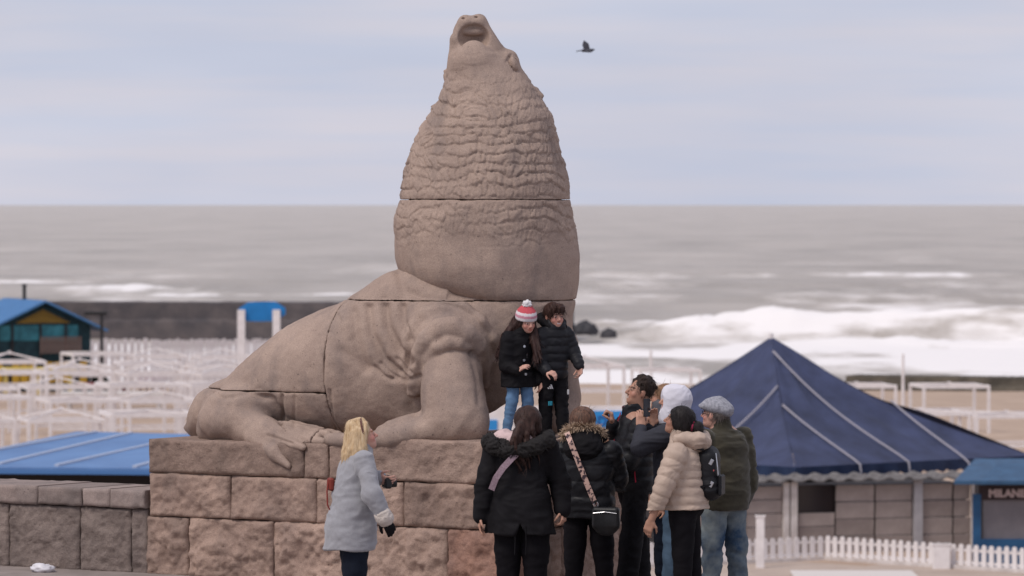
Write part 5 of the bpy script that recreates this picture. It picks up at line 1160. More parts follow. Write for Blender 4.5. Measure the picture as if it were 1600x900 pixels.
f = p.cloth_field(.0075, (-.35, -.3, 1.25), (.25, .2, 1.6)); f.cap((-.175, -.05, 1.385), (-.03, -.135, 1.365), .055, .055, .03); f.cap((-.175, -.05, 1.39), (-.13, .03, 1.41), .052, .045, .03); f.cap((-.03, -.135, 1.365), (.09, -.10, 1.375), .052, .05, .03); f.ell((-.06, -.05, 1.40), (.13, .09, .045), None, .02); p.cloth_obj('hood_lining', f, PINKL, .008, (10, 10, 14))
f = p.cloth_field(.0065, hc - .40, hc + .24); X_ = p.hp; f.ell(X_(0, -.028, .034), (.112, .122, .105), p.hr, .02); f.ell(X_(0, -.03, -.05), (.108, .10, .09), p.hr, .03); f.ell(X_(0, .125, -.045), (.085, .09, .11), p.hr, .015, 'sub')
f.ell(X_(-.0, -.135, .015), (.055, .055, .055), p.hr, .02); g_ = np.random.default_rng(8); b0 = X_(0, -.135, .012); sl = []
for i in range(20): o = g_.normal(size=3) * .028; sl.append([b0 + o, b0 + o * 1.3 + (-.012, -.035, -.075), b0 + o * 1.5 + (-.004, -.03, -.17), b0 + o * 1.2 + (.035 + g_.uniform(-.02, .03), -.015, -.27 - g_.uniform(0, .05))])
strands(f, sl, .028, .007, .012); p.cloth_obj('hair', f, H_BROWN, .004, (16, 16, 5), it=0)
MB().tube([tuple(b0 + np.array([.034 * math.cos(a), .006, .034 * math.sin(a)])) for a in np.linspace(0, 6.28, 14)], .008, 6).build('hair_tie', BLK, p.root)
pt = [J(829, 690, -.19), J(815, 702, -.215), J(800, 716, -.222), J(786, 731, -.22), J(775, 747, -.205), J(768, 765, -.17)]; ribbon('shoulder_strap', pt, .052, PINKS, p.root, .007, (0, -1, .1))
for x_ in (-.03, .06): MB().tube([(x_, -.20, .68), (x_ + .005, -.20, .55), (x_, -.195, .44)], .004, 5).build('drawcord', BLK, p.root)
p.trousers(BLK3, .85, (.125, .112, .085), .02, seat=(.17, .13)); p.shoes(SHOE)

# ---------------------------------------------------------------- 3 woman with the beige fur hood
p = Person('woman in black jacket with beige fur trimmed hood and flowered bag strap', 918, 40.6, 0, -10, 1.60, seed=7)
J = p.J; hc = J(911, 659); p.head(hc, rot3(5, 14), 1.02)
torso(p, [(.78, 0, 0, .16, .12), (.95, 0, 0, .15, .10), (1.20, 0, 0, .175, .11), (1.30, 0, 0, .13, .09), (1.36, 0, 0, .06, .06)]); p.neck((0, 0, 1.35))
shL, elL, wrL = np.array([-.20, 0, 1.24]), np.array([-.245, .10, .99]), np.array([-.10, .30, 1.10]); shR, elR, wrR = np.array([.20, 0, 1.24]), np.array([.25, .10, .99]), np.array([.10, .30, 1.12])
p.arm(shL, elL, wrL); p.arm(shR, elR, wrR); p.hand(wrL, (.4, .5, .6), (.8, -.2, 0), 1, .6); p.hand(wrR, (-.4, .5, .6), (-.8, -.2, 0), -1, .6); std_legs(p, 1.60, .10, (0, .03), lat=(-.02, .05)); p.finish_body(SKIN)
f = p.cloth_field(); f.loft([(.68, .0, 0, .222, .165), (.80, 0, 0, .225, .17), (.95, 0, 0, .222, .165), (1.10, 0, 0, .225, .165), (1.22, 0, 0, .20, .145), (1.31, 0, 0, .12, .10)], .02, rip=.012, rows=[.6, .73, .86, .99, 1.12, 1.25, 1.38])
for sh, el, wr in ((shL, elL, wrL), (shR, elR, wrR)): f.cap(sh, el, .092, .080, .022, rip=.010, nr=4); f.cap(el, wr, .078, .062, .03, rip=.01, nr=4)
f.fn(p.lo, p.hi + .1, lambda x, y, z: .68 - z + 0 * x + 0 * y, mode='int'); p.cloth_obj('jacket', f, BLK2, .008, (6, 6, 9))
f = p.cloth_field(.0075, (-.35, -.32, 1.05), (.35, .25, 1.6)); f.ell((-.02, -.10, 1.27), (.165, .115, .125), None, .03); f.ell((-.02, -.045, 1.37), (.15, .12, .08), None, .03); f.cap((-.15, .03, 1.36), (.12, .03, 1.36), .06, .06, .03); f.ell((-.02, .0, 1.47), (.115, .10, .10), None, .02, 'sub'); p.cloth_obj('hood', f, BLK, .010, (6, 6, 10))
rim = [J(880, 684, -.02), J(885, 674, -.08), J(897, 667, -.13), J(912, 665, -.14), J(928, 668, -.12), J(939, 674, -.06), J(941, 682, .0)]; fur('fur_trim', rim, .022, 1300, .052, FURB, p.root, 9, droop=.15)
f = p.cloth_field(.0065, hc - .25, hc + .2); X_ = p.hp; f.ell(X_(0, -.024, .034), (.108, .115, .100), p.hr, .02); f.ell(X_(0, -.03, -.06), (.105, .095, .08), p.hr, .03); f.ell(X_(0, .115, -.045), (.08, .085, .10), p.hr, .015, 'sub'); p.cloth_obj('hair', f, mat('highlighted_hair', (.19, .095, .06), .5, (.055, .03, .022), 16, .5, 50, .005, stretch=(4, 4, .4)), .006, (18, 18, 4), it=0)
pt = [J(886, 676, -.16), J(892, 692, -.215), J(900, 712, -.215), J(909, 735, -.212), J(918, 758, -.212), J(927, 780, -.205), J(933, 792, -.2)]
FLOR = mat('flowered_strap', (.60, .40, .34), .8, (.06, .04, .05), 34, detail=1, lo=.42, hi=.50); ribbon('bag_strap', pt, .045, FLOR, p.root, .007, (0, -1, .1))
p.trousers(BLK3, .80, (.112, .092, .07), .01); p.shoes(SHOE)
hb_ = empty('handbag', p.root.matrix_basis @ Vector(J(947, 813, -.24)), R(-14), 'black half-round leather handbag hanging at the hip of the fur hooded woman', 'bag')
f = Field((-.16, -.09, -.16), (.16, .09, .16), .006); f.rbox((0, 0, .02), (.115, .045, .09), .03, None, 0); f.ell((0, 0, -.02), (.115, .048, .11), None, .02); V, Q = f.mesh(); link('bag_body', mesh_from(V, Q), LEATH, hb_)
MB().tube([(-.10, -.046, .06), (0, -.052, .072), (.10, -.046, .06)], .004, 6).build('zip', METAL, hb_)
for x_ in (-.085,): MB().tube([tuple((x_ + .018 * math.cos(a), 0, .128 + .026 * math.sin(a))) for a in np.linspace(0, 6.3, 14)], .0045, 6).build('ring', METAL, hb_)
MB().box((-.085, 0, .095), (.03, .02, .04), bev=.004).build('tab', LEATH, hb_)
ribbon('short_strap', [(-.085, 0, .15), (-.092, -.005, .165)], .03, LEATH, hb_, .006, (0, -1, 0))

# ---------------------------------------------------------------- 4 dark-haired man
p = Person('tall dark-haired smiling man in a black padded jacket with red zips raising both hands', 990, 41.2, 0, 104, 1.83, seed=11)
J = p.J; hc = J(999, 613) + np.array([0, 0, .0]); p.head(hc, rot3(6, 14), 1.02, smile=1.0)
torso(p, [(.90, 0, 0, .16, .12), (1.1, 0, 0, .15, .11), (1.38, 0, 0, .19, .12), (1.50, 0, 0, .14, .09), (1.56, 0, 0, .06, .06)]); p.neck((0, 0, 1.53), .06)
shL, elL, wrL = np.array([-.215, .0, 1.43]), J(982, 725, -.22), J(953, 699, -.10); shR, elR, wrR = np.array([.215, .01, 1.43]), J(968, 706, .16), J(957, 664, -.06)
p.arm(shL, elL, wrL); p.arm(shR, elR, wrR); p.hand(wrL, (.1, .55, .6), (.6, .2, -.3), 1, .8, 1.05); p.hand(wrR, (-.1, .12, .98), (.25, .95, -.1), 1, 1.4, 1.12, fat=1.12)
std_legs(p, 1.83, .12, (.10, -.12), lat=(-.02, .05)); p.finish_body(SKIN_T, brow=(.08, .06, .05), lip=(.85, .52, .5))
f = p.cloth_field(); rw = list(np.arange(.74, 1.75, .085)); f.loft([(.86, 0, 0, .205, .160), (.95, 0, 0, .212, .168), (1.12, 0, 0, .22, .165), (1.30, 0, 0, .225, .160), (1.41, 0, 0, .205, .14), (1.49, 0, 0, .12, .10)], .02, rip=.010, rows=rw)
for sh, el, wr in ((shL, elL, wrL), (shR, elR, wrR)): f.cap(sh, el, .092, .076, .022, rip=.009, nr=4); f.cap(el, wr, .074, .056, .03, rip=.009, nr=4)
f.cap((0, .0, 1.47), (0, .01, 1.57), .098, .088, .02); f.ell((0, .03, 1.64), (.08, .09, .07), None, .01, 'sub'); f.fn(p.lo, p.hi + .1, lambda x, y, z: .86 - z + 0 * x + 0 * y, mode='int'); p.cloth_obj('jacket', f, BLK2, .006, (6, 6, 9))
for (u0, v0, u1, v1, dy) in ((991, 730, 994, 760, -.215),): ribbon('pocket_zip', [J(u0, v0, dy), J((u0 + u1) / 2, (v0 + v1) / 2, dy - .004), J(u1, v1, dy)], .010, RED, p.root, .006, tuple(-p.rt.tolist()[0:1] + [0, 0]) if False else (-1, 0.3, 0))
ribbon('front_zip', [(0, .172, .90), (0, .178, 1.05), (0, .174, 1.25), (0, .150, 1.42), (0, .110, 1.53)], .007, RED, p.root, .006, (0, 1, .1)); ribbon('collar_lining', [(-.075, .02, 1.575), (-.05, .07, 1.575), (0, .092, 1.57), (.05, .07, 1.575)], .02, RED, p.root, .006, [(-1, 0, 0), (-.7, .7, 0), (0, 1, 0), (.7, .7, 0)])
f = p.cloth_field(.0065, hc - .22, hc + .22); X_ = p.hp; f.ell(X_(0, -.024, .040), (.088, .102, .092), p.hr, .02); f.ell(X_(0, .105, -.05), (.082, .080, .105), p.hr, .012, 'sub'); f.ell(X_(0, -.02, -.10), (.1, .12, .06), p.hr, .012, 'sub'); g_ = np.random.default_rng(14); sl = []
for i in range(60):
    a = g_.uniform(0, 6.28); e = g_.uniform(.35, 1.4); d = np.array([math.cos(a) * math.cos(e), math.sin(a) * math.cos(e), math.sin(e)]); r0 = X_(*(d * (.082, .098, .09) + (0, -.024, .04))); t_ = p.hr @ (d * .5 + g_.normal(size=3) * .5 + (0, .2, .1)); sl.append([r0 - t_ * .012, r0 + t_ * .010, r0 + t_ * .022 + (0, .006, -.010)])
strands(f, sl, .020, .009, .012); p.cloth_obj('hair', f, H_DARK, .004, (20, 20, 20), it=1)
p.trousers(BLK, .92, (.115, .098, .085), .0, amp=.010); p.shoes(SHOE)

# ---------------------------------------------------------------- 5 person in the white hood with a phone
p = Person('person in a white hood and charcoal jacket holding up a phone behind the beige jacket', 1052, 40.4, 0, 97, 1.80, seed=13)
J = p.J; hc = J(1053, 628); p.head(hc, rot3(0, 10), 1.0); torso(p, [(.90, 0, 0, .16, .12), (1.1, 0, 0, .15, .11), (1.36, 0, 0, .19, .12), (1.47, 0, 0, .14, .09), (1.54, 0, 0, .06, .06)]); p.neck((0, 0, 1.50))
shL, elL, wrL = np.array([-.21, .02, 1.42]), J(997, 690, -.18), J(1001, 668, -.05); shR, elR, wrR = np.array([.21, .02, 1.42]), J(1012, 688, .18), J(1020, 664, .04)
elL = J(1000, 697, -.20)
p.arm(shL, elL, wrL); p.arm(shR, elR, wrR); p.hand(wrL, (.25, -.05, 1), (.9, .2, 0), -1, .55, 1.05); p.hand(wrR, (-.25, .0, 1), (-.9, .2, 0), 1, .55, 1.05); std_legs(p, 1.80, .11, (.05, -.03)); p.finish_body(SKIN)
f = p.cloth_field(); f.loft([(.84, 0, 0, .21, .16), (1.0, 0, 0, .215, .165), (1.28, 0, 0, .22, .16), (1.40, 0, 0, .20, .14), (1.48, 0, 0, .12, .10)], .02)
for sh, el, wr in ((shL, elL, wrL), (shR, elR, wrR)): f.cap(sh, el, .092, .080, .022); f.cap(el, wr + (wr - el) * -.15, .078, .056, .03)
f.cap((0, -.01, 1.46), (0, 0, 1.53), .105, .095, .03); f.fn(p.lo, p.hi + .1, lambda x, y, z: .84 - z + 0 * x + 0 * y, mode='int'); p.cloth_obj('jacket', f, CHAR, .010, (5, 5, 8))
f = p.cloth_field(.0065, hc - .26, hc + .24); X_ = p.hp; f.ell(X_(0, -.012, .035), (.120, .138, .122), p.hr, .02); f.ell(X_(0, -.015, -.07), (.112, .125, .11), p.hr, .04); f.cap(X_(0, .0, -.13), X_(0, -.02, -.15), .11, .11, .03); f.ell(X_(0, .150, -.03), (.072, .075, .105), p.hr, .02, 'sub'); p.cloth_obj('hood', f, WHITEF, .006, (7, 7, 7))
p.trousers(JEAN, .92, (.10, .075, .065)); p.shoes(SHOE)
ph_ = empty('phone', p.root.matrix_basis @ Vector(J(1010.5, 637, -.04)), R(38), 'black mobile phone held upright before the white hood', 'phone'); MB().box((0, 0, 0), (.072, .010, .150), bev=.004).build('phone_body', mat('phone_black', (.012, .012, .014), .3), ph_); MB().box((0, -.0058, 0), (.064, .0012, .140)).build('phone_screen', mat('screen_glass', (.02, .022, .03), .1, spec=.5), ph_)

# ---------------------------------------------------------------- 6 person mostly hidden behind
p = Person('sandy-haired person in grey almost hidden behind the white hood', 1036, 41.9, 0, 80, 1.76, seed=17)
J = p.J; hc = J(1036, 622); p.head(hc, rot3(0, 8), 1.0); torso(p, [(.88, 0, 0, .16, .12), (1.1, 0, 0, .15, .11), (1.33, 0, 0, .19, .12), (1.44, 0, 0, .14, .09), (1.51, 0, 0, .06, .06)]); p.neck((0, 0, 1.47))
sA = [(np.array([q * .21, 0, 1.39]), np.array([q * .25, .03, 1.10]), np.array([q * .25, .10, .86])) for q in (-1, 1)]
for q, (a, b, c) in zip((-1, 1), sA): p.arm(a, b, c); p.hand(c, c - b, (-q, 0, 0), q, .5)
std_legs(p, 1.76, .10); p.finish_body(SKIN); f = p.cloth_field(.010); f.loft([(.80, 0, 0, .21, .16), (1.0, 0, 0, .21, .16), (1.26, 0, 0, .22, .16), (1.37, 0, 0, .20, .14), (1.46, 0, 0, .12, .10)], .02)
for a, b, c in sA: f.cap(a, b, .09, .075, .05); f.cap(b, c, .073, .056, .03)
f.cap((0, -.01, 1.43), (0, 0, 1.55), .10, .10, .03); f.fn(p.lo, p.hi + .1, lambda x, y, z: .8 - z + 0 * x + 0 * y, mode='int'); p.cloth_obj('jacket', f, cloth('mid_grey_fabric', (.11, .11, .125), .8), .008)
f = p.cloth_field(.007, hc - .22, hc + .2); X_ = p.hp; f.ell(X_(0, -.024, .038), (.087, .103, .093), p.hr, .02); f.ell(X_(0, -.03, -.04), (.083, .08, .07), p.hr, .03); f.ell(X_(0, .105, -.05), (.08, .085, .10), p.hr, .015, 'sub'); p.cloth_obj('hair', f, H_TAN, .004, (18, 18, 6), it=0); p.trousers(NAVY, .9); p.shoes(SHOE)

# ---------------------------------------------------------------- 7 woman in the beige puffer with a backpack
p = Person('woman in a beige puffer jacket and black leggings with a black backpack looking up', 1070, 39.3, 0, 78, 1.67, seed=19)
J = p.J; hc = J(1060, 658); p.head(hc, rot3(2, 15), .97, smile=.3)
torso(p, [(.82, 0, 0, .17, .13), (1.0, 0, .01, .16, .12), (1.24, 0, .01, .17, .11), (1.34, 0, .01, .12, .08), (1.41, 0, .02, .06, .06)]); p.neck((0, .015, 1.39))
shL, elL, wrL = np.array([-.20, .03, 1.29]), J(1036, 762, -.26), J(1018, 812, -.24); shR, elR, wrR = np.array([.20, .03, 1.29]), np.array([.25, .06, 1.02]), np.array([.22, .22, .85])
p.arm(shL, elL, wrL); p.arm(shR, elR, wrR); dL = wrL - elL; p.hand(wrL, dL, (1, -.2, 0), 1, .65, 1.0); p.hand(wrR, wrR - elR, (-1, 0, 0), -1, .6); std_legs(p, 1.67, .105, (.0, -.06)); p.finish_body(SKIN_T, brow=(.1, .07, .06), blush=.15)
f = p.cloth_field(.0085); rw = [.80, .875, .945, 1.015, 1.085, 1.155, 1.225, 1.295, 1.37, 1.45]; f.loft([(.835, 0, .0, .238, .192), (.95, 0, .012, .232, .192), (1.10, 0, .015, .222, .178), (1.22, 0, .01, .212, .158), (1.30, 0, .01, .18, .13), (1.38, 0, .015, .12, .10)], .02, rip=.013, rows=rw)
f.cap(shL, elL, .096, .080, .022, rip=.012, nr=4); f.cap(elL, wrL - dL * .06, .079, .058, .02, rip=.011, nr=4); f.cap(shR, elR, .095, .08, .022, rip=.012, nr=4); f.cap(elR, wrR, .078, .058, .02, rip=.011, nr=4)
f.cap((0, .02, 1.36), (0, .03, 1.44), .105, .09, .03); f.fn(p.lo, p.hi + .1, lambda x, y, z: .835 - z + 0 * x + 0 * y, mode='int'); p.cloth_obj('jacket', f, BEIGE, .005, (8, 8, 12))
f = p.cloth_field(.0075, (-.3, -.35, 1.15), (.3, .2, 1.6)); f.ell((0, -.10, 1.37), (.145, .115, .085), None, .03); f.cap((-.13, .02, 1.40), (-.09, -.12, 1.40), .055, .06, .03); f.cap((.13, .02, 1.40), (.09, -.12, 1.40), .055, .06, .03); f.cap((-.09, -.13, 1.395), (.09, -.13, 1.395), .06, .06, .03); p.cloth_obj('hood', f, BEIGE, .010, (8, 8, 8))
f = p.cloth_field(.0065, hc - .22, hc + .22); X_ = p.hp; f.ell(X_(0, -.024, .034), (.094, .112, .100), p.hr, .02); f.ell(X_(0, -.04, -.03), (.088, .09, .070), p.hr, .03); f.ell(X_(0, .105, -.045), (.082, .088, .105), p.hr, .012, 'sub'); f.ell(X_(0, -.165, -.005), (.054, .052, .050), p.hr, .010); f.ell(X_(-.02, -.19, -.02), (.034, .034, .034), p.hr, .01); p.cloth_obj('hair', f, H_BLACK, .004, (20, 20, 8), it=0)
MB().tube([tuple(X_(.046 * math.cos(a), -.128, -.005 + .046 * math.sin(a))) for a in np.linspace(0, 6.28, 14)], .011, 6).build('hair_tie', mat('pink_band', (.50, .05, .12), .6), p.root)
p.trousers(BLK3, .90, (.118, .082, .062), .025, name='leggings', seat=(.165, .150)); p.shoes(SHOE)
bp = empty('backpack', p.root.matrix_basis @ Vector(J(1108, 738, .0)), R(78), 'black backpack with small pale badges on the back of the beige jacket', 'backpack')
f = Field((-.2, -.14, -.27), (.2, .14, .27), .008); f.rbox((0, .0, -.01), (.135, .075, .20), .06, None, .0); f.ell((0, -.02, -.11), (.14, .10, .12), None, .03); f.ell((0, .0, .12), (.12, .075, .09), None, .03); V, Q = f.mesh(); V = fold(V, Q, .008, 3); link('bag_body', mesh_from(V, Q), BLK2, bp)
MB().box((-.02, -.105, -.10), (.20, .03, .17), bev=.02).build('front_pocket', BLK2, bp)
MB().tube([(-.09, -.07, .16), (-.10, -.085, .05), (-.10, -.09, -.02)], .005, 6).build('zip', METAL, bp)
for (x_, z_, m_) in ((-.138, .09, METAL), (-.139, -.09, METAL), (-.12, .01, mat('red_badge', (.5, .1, .1), .5))): MB().box((x_, -.04, z_), (.012, .03, .05), Matrix.Rotation(.5, 3, 'X'), bev=.004).build('badge', m_, bp)
ribbon('bag_strap', [(-.135, .30, .165) if False else tuple(Vector(q)) for q in ((-.13, .02, .185), (-.145, .10, .20), (-.165, .20, .14), (-.185, .245, .03), (-.212, .215, -.06), (-.20, .12, -.10), (-.14, .02, -.12))], .038, BLK2, bp, .010, [(-.3, .2, 1), (-.6, .2, .8), (-1, .3, .3), (-1, .3, 0), (-1, .2, -.2), (-1, 0, -.4), (-1, -.2, -.4)])

# ---------------------------------------------------------------- 8 man in the grey flat cap
p = Person('man in grey flat cap, olive fleece and faded jeans with his back turned', 1131, 40.0, 0, 38, 1.71, seed=23)
J = p.J; hc = J(1117, 648); p.head(hc, rot3(24, 8), 1.0); torso(p, [(.84, 0, 0, .17, .13), (1.05, 0, 0, .17, .13), (1.32, 0, 0, .19, .12), (1.42, 0, 0, .14, .09), (1.48, 0, 0, .06, .06)]); p.neck((-.02, .01, 1.46), .06)
shL, elL, wrL = np.array([-.21, 0, 1.36]), np.array([-.26, .04, 1.07]), np.array([-.22, .20, .90]); shR, elR, wrR = np.array([.21, 0, 1.36]), J(1170, 752, .12), J(1160, 793, .10)
p.arm(shL, elL, wrL); p.arm(shR, elR, wrR); p.hand(wrL, wrL - elL, (1, 0, 0), 1, .6); p.hand(wrR, wrR - elR, (-1, .2, 0), -1, .9); std_legs(p, 1.71, .105, (.0, -.03), lat=(-.03, .03)); p.finish_body(SKIN_F, blush=.22)
f = p.cloth_field(); f.loft([(.785, 0, 0, .205, .165), (.86, 0, 0, .215, .175), (1.05, 0, 0, .225, .175), (1.25, 0, 0, .225, .160), (1.35, 0, 0, .205, .14), (1.44, 0, 0, .12, .10)], .02); f.cap(shL, elL, .09, .075, .022); f.cap(elL, wrL, .073, .055, .03); f.cap(shR, elR, .092, .078, .022); f.cap(elR, wrR, .075, .055, .03)
f.cap((-.01, 0, 1.42), (-.02, .015, 1.50), .092, .078, .03); f.fn(p.lo, p.hi + .1, lambda x, y, z: .785 - z + 0 * x + 0 * y, mode='int'); p.cloth_obj('fleece', f, OLIVE, .012, (4, 4, 8))
f = p.cloth_field(.0065, hc - .2, hc + .2); X_ = p.hp; f.ell(X_(0, -.03, .025), (.082, .095, .075), p.hr, .02); f.ell(X_(0, .10, -.04), (.1, .10, .10), p.hr, .01, 'sub'); p.cloth_obj('hair', f, mat('grey_hair', (.16, .13, .12), .6, (.08, .065, .06), 30), .003, it=0)
f = p.cloth_field(.0065, hc - .2, hc + .24); f.ell(X_(0, -.012, .068), (.106, .128, .066), p.hr @ rot3(0, 6), .02); f.ell(X_(0, .085, .055), (.080, .060, .022), p.hr, .03); f.cap(X_(0, -.10, .05), X_(0, -.02, .075), .06, .08, .03); f.ell(X_(0, -.005, -.01), (.085, .102, .066), p.hr, .005, 'sub'); p.cloth_obj('flat_cap', f, GREYC, .005, (9, 9, 9))
for q in (-1, 1): MB().tube([tuple(X_(q * .046 + .022 * math.cos(a), .098 - .02 * abs(math.cos(a)) * (q * math.cos(a) > 0), .0 + .019 * math.sin(a))) for a in np.linspace(0, 6.28, 14)], .003, 5).build('spectacles', BLK, p.root); MB().tube([tuple(X_(q * .068, .085, .003)), tuple(X_(q * .083, .0, .0))], .003, 5).build('spectacles', BLK, p.root)
p.trousers(JEAN_W, .88, (.11, .088, .076), .005, amp=.014, name='jeans', sc=(5, 5, 6)); p.shoes(SHOE)

# ---------------------------------------------------------------- 9 girl
ZK = ZS
p = Person('girl in striped pink and white bobble hat and light jeans on the plinth', 811, 42.0, ZK, -146, 1.16, seed=29)
J = p.J; hc = J(822.5, 502, -.06); p.head(hc, rot3(-6, -15, 4), .88, child=True)
torso(p, [(.52, 0, -.02, .105, .08), (.68, 0, 0, .10, .075), (.82, 0, .01, .115, .075), (.90, 0, .02, .08, .06), (.94, 0, .03, .04, .04)]); p.neck((0, .02, .92), .05)
shR, elR, wrR = np.array([.125, .02, .87]), J(790, 572, -.10), J(809, 580, -.20); shL, elL, wrL = np.array([-.125, .02, .87]), np.array([-.17, .03, .67]), np.array([-.16, .08, .50])
p.arm(shR, elR, wrR, (.036, .031, .022)); p.arm(shL, elL, wrL, (.036, .031, .022)); p.hand(wrR, p.J(822, 570, -.24) - wrR, (-.7, .2, -.4), 1, .55, .72); p.hand(wrL, wrL - elL, (1, 0, 0), 1, .6, .72); std_legs(p, 1.16, .058, (.01, -.05), kb=(.05, .03), lat=(.0, .035)); p.finish_body(SKIN_F, brow=(.2, .12, .1), blush=.2)
f = p.cloth_field(.007); f.loft([(.445, 0, -.01, .165, .130), (.55, 0, -.01, .155, .122), (.68, 0, .0, .140, .11), (.80, 0, .01, .142, .108), (.88, 0, .02, .12, .092), (.94, 0, .03, .075, .07)], .02)
f.cap(shR, elR, .062, .055, .03); f.cap(elR, wrR, .053, .042, .02); f.cap(shL, elL, .062, .055, .03); f.cap(elL, wrL, .053, .042, .02); f.cap((0, .02, .91), (0, .035, .965), .075, .072, .03); f.fn(p.lo, p.hi + .1, lambda x, y, z: .445 - z + 0 * x + 0 * y, mode='int'); p.cloth_obj('coat', f, BLK, .008, (7, 7, 10))
for (x_, z_) in ((.02, .56), (.03, .68), (.028, .80), (.085, .60)):
    MB().tube([(x_, .11 if z_ > .6 else .118, z_), (x_, .125 if z_ > .6 else .135, z_)], .012, 10).build('button', METAL, p.root)
ribbon('coat_zip', [(-.005, .105, .62), (-.005, .112, .74), (-.005, .105, .84)], .008, METAL, p.root, .006, (0, 1, 0))
X_ = p.hp; f = p.cloth_field(.006, hc - (.36, .36, .40), hc + .2); f.ell(X_(0, -.03, .01), np.array((.092, .105, .10)) * .86, p.hr, .02); f.ell(X_(0, .105, -.03), np.array((.075, .085, .12)) * .86, p.hr, .012, 'sub'); g_ = np.random.default_rng(31); sl = []
for i in range(26):
    side = 1 if i < 17 else -1; b0 = X_(side * .07, -.035 + g_.uniform(-.05, .03), -.01 + g_.uniform(-.03, .03)); e = p.J(783 + g_.uniform(-8, 10), 548 + g_.uniform(-14, 14), -.02 + g_.uniform(-.08, .06)) if side > 0 else p.J(838 + g_.uniform(-5, 7), 560 + g_.uniform(-14, 10), -.14 + g_.uniform(-.03, .03)); m_ = (b0 + e) / 2 + (0, .0, .018 if side > 0 else .0); sl.append([b0, m_ + g_.normal(size=3) * .012, e])
strands(f, sl, .025, .008, .010); p.cloth_obj('hair', f, H_GIRL, .004, (18, 18, 8), it=0)
f = p.cloth_field(.0055, hc - .15, hc + .28); f.ell(X_(0, -.012, .050), np.array((.096, .112, .100)) * .88, p.hr, .02); f.cap(X_(0, -.01, .085), X_(0, -.012, .125), .058, .042, .03); f.cap(X_(0, -.012, .028), X_(0, -.012, .045), .083, .082, .03); f.fn(hc - .2, hc + .3, lambda x, y, z: -((x - hc[0]) * p.hr[0, 2] + (y - hc[1]) * p.hr[1, 2] + (z - hc[2]) * p.hr[2, 2] - .020 * .86), mode='int')
V, Q = f.mesh(); V = relax(V, Q, 1); N_ = vnormals(V, Q); l = ((V - hc) @ p.hr) / .86; V = V + N_ * (.0028 * np.abs(np.sin(np.arctan2(l[:, 0], l[:, 1]) * 22)))[:, None]; me = mesh_from(V, Q); zz = l[:, 2]; cw, cr, cp = (.72, .66, .68), (.55, .09, .11), (.58, .26, .33)
T = np.where((zz < .052)[:, None], cw, np.where((zz < .078)[:, None], cp, np.where((zz < .104)[:, None], cw, cr))); colattr(me, 'tint', T); link('bobble_hat', me, mat('striped_knit', (1, 1, 1), .95, (.9, .9, .9), 60, .8, 140, .004, attr='tint'), p.root)
f = Field(X_(0, -.012, .165) - .08, X_(0, -.012, .165) + .08, .005); f.ell(X_(0, -.012, .168), (.042, .042, .040), None, 0); V, Q = f.mesh(); N_ = vnormals(V, Q); V = V + N_ * (.010 * fbm(V * 45, 3, 3))[:, None]; link('bobble', mesh_from(V, Q), cloth('white_wool', (.72, .69, .70), .95, .9, bump=.8), p.root)
p.trousers(JEAN_L, .60, (.092, .068, .054), .0, k=.70, amp=.007, name='jeans', sc=(9, 9, 12), low=.025); p.shoes(mat('white_trainer', (.55, .55, .56), .6), .72)

# ---------------------------------------------------------------- 10 boy
p = Person('boy in black padded jacket and tracksuit trousers on the plinth beside the girl', 864, 42.08, ZK, -148, 1.21, seed=37)
J = p.J; hc = J(866, 494, -.04); p.head(hc, rot3(-4, -5, 3), .92, smile=.5, child=True); torso(p, [(.54, 0, -.01, .105, .08), (.70, 0, 0, .10, .075), (.86, 0, .01, .12, .08), (.94, 0, .015, .08, .06), (.98, 0, .02, .04, .04)]); p.neck((0, .015, .96), .05)
shR, elR, wrR = np.array([.135, .015, .905]), J(841, 566, -.10), J(855, 580, -.22); shL, elL, wrL = np.array([-.125, .015, .905]), J(896, 551, .04), J(906, 572, -.06)
p.arm(shR, elR, wrR, (.038, .032, .023)); p.arm(shL, elL, wrL, (.038, .032, .023)); p.hand(wrR, J(866, 584, -.27) - wrR, (-.3, -.2, -.9), -1, .75, .78); p.hand(wrL, J(907, 590, -.09) - wrL, (.9, .1, 0), 1, .75, .78)
std_legs(p, 1.21, .066, (.06, -.02), lat=(.0, .0)); p.finish_body(SKIN_F, brow=(.12, .08, .07), blush=.2)
f = p.cloth_field(.007); f.loft([(.515, 0, -.015, .128, .112), (.60, 0, -.01, .134, .115), (.74, 0, .0, .134, .112), (.86, 0, .01, .136, .105), (.93, 0, .015, .12, .092), (.99, 0, .02, .08, .075)], .02, rip=.010, rows=[.45, .52, .59, .66, .73, .80, .87, .94, 1.01])
f.cap(shR, elR, .068, .060, .03, rip=.008, nr=4); f.cap(elR, wrR, .058, .044, .02, rip=.008, nr=3); f.cap(shL, elL, .068, .060, .03, rip=.008, nr=4); f.cap(elL, wrL, .058, .044, .02, rip=.008, nr=3); f.cap((0, .01, .96), (0, .02, 1.0), .085, .088, .03); f.ell((0, .07, 1.06), (.08, .10, .07), None, .01, 'sub')
f.fn(p.lo, p.hi + .1, lambda x, y, z: .515 - z + 0 * x + 0 * y, mode='int'); p.cloth_obj('jacket', f, cloth('black_padded', (.022, .022, .026), .5, .8, bump=.2), .004, (9, 9, 12))
f = p.cloth_field(.007, (-.2, -.22, .85), (.2, .15, 1.2)); f.cap((-.085, .0, 1.0), (-.06, -.09, 1.04), .036, .040, .03); f.cap((.085, .0, 1.0), (.06, -.09, 1.04), .036, .04, .03); f.cap((-.06, -.09, 1.04), (.06, -.09, 1.04), .045, .045, .03); f.cap((-.085, 0, 1.0), (-.075, .06, .97), .034, .026, .02); f.cap((.085, 0, 1.0), (.075, .06, .97), .034, .026, .02); p.cloth_obj('hood', f, BLK, .006, (10, 10, 10))
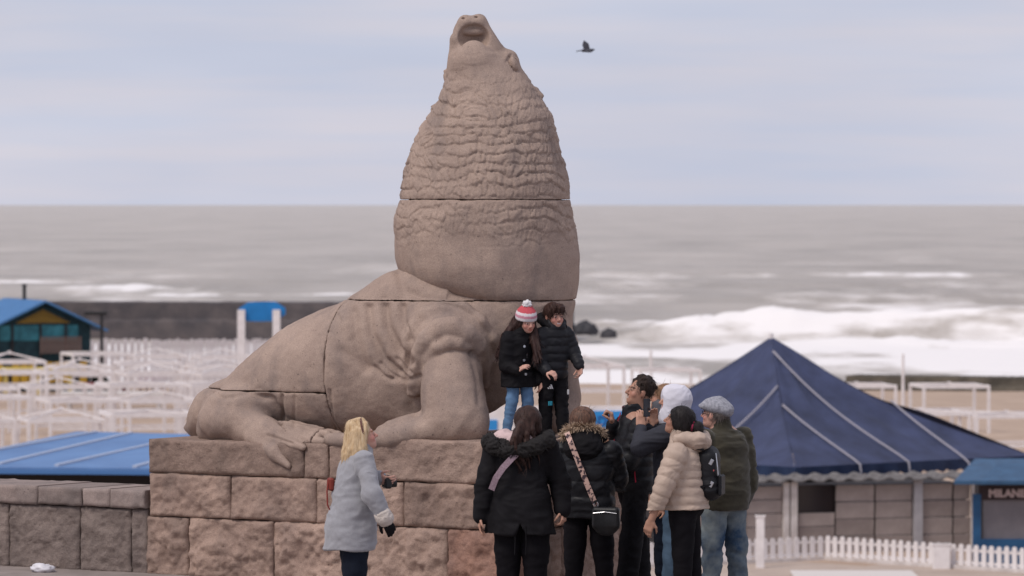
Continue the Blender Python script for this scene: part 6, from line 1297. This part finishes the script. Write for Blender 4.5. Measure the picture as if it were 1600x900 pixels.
X_ = p.hp; f = p.cloth_field(.0055, hc - .18, hc + .2); f.ell(X_(0, -.020, .040), np.array((.092, .108, .094)) * .90, p.hr, .02); f.ell(X_(0, .112, -.045), np.array((.080, .080, .092)) * .90, p.hr, .010, 'sub'); f.ell(X_(0, -.02, -.115), np.array((.11, .12, .08)) * .9, p.hr, .01, 'sub'); g_ = np.random.default_rng(41); sl = []
for i in range(26): x_ = g_.uniform(-.075, .075); r0 = X_(x_ * .8, .05 + g_.uniform(-.02, .02), .105); e = X_(x_ * 1.05 + g_.uniform(-.01, .01), .094 - abs(x_) * .45, .046 + g_.uniform(-.008, .012)); sl.append([r0, (r0 + e) / 2 + p.hr @ np.array([0, .014, .008]), e])
strands(f, sl, .012, .005, .008); p.cloth_obj('hair', f, hair_mat('boy_hair', (.065, .030, .022), (.028, .014, .011)), .004, (22, 22, 10), it=0)
tr = p.trousers(BLK, .62, (.10, .082, .074), .0, k=.72, amp=.008, sc=(9, 9, 12), low=.02); p.shoes(mat('navy_trainer', (.03, .06, .10), .6), .76)
# three slanted bars and a small crest on the trousers
hips, knees, ankles, toes = p.L; WHT = mat('white_print', (.70, .68, .68), .7); CY = mat('cyan_print', (.05, .38, .50), .7)
def leg_pt(i, z, x):
    a, k_, b = np.array(hips[i]), np.array(knees[i]), np.array(ankles[i])
    if z > k_[2]: t = (a[2] - z) / (a[2] - k_[2]); q = a + (k_ - a) * t; r_ = (.10 - .018 * t) * .72
    else: t = (k_[2] - z) / (k_[2] - b[2]); q = k_ + (b - k_) * t; r_ = (.082 - .008 * t) * .72
    return q + np.array([x, math.sqrt(max(r_ * r_ - x * x, 0)) + .008, 0])
mk = MB()
for j, (x0, hh_) in enumerate(((-.024, .013), (-.006, .025), (.012, .037))):
    a = leg_pt(1, .430, -x0 + .0); w_ = .0125; sl_ = hh_ * .42
    mk.add([a + (0, .0, 0), a + (-w_, 0, 0), a + (-w_ + sl_, 0, hh_), a + (sl_, 0, hh_), a + (0, .005, 0), a + (-w_, .005, 0), a + (-w_ + sl_, .005, hh_), a + (sl_, .005, hh_)], [(3, 2, 1, 0), (4, 5, 6, 7), (0, 1, 5, 4), (1, 2, 6, 5), (2, 3, 7, 6), (3, 0, 4, 7)])
mk.build('three_bar_emblem', WHT, tr)
mk = MB()
for j in range(3): mk.box(leg_pt(1, .305, -.016 + j * .014) + np.array((0, .004, 0)), (.008, .008, .036))
mk.build('striped_crest', CY, tr); mk = MB(); mk.box(leg_pt(0, .40, -.035) + np.array((0, .004, 0)), (.020, .010, .045), bev=.004); mk.build('crest', WHT, tr)
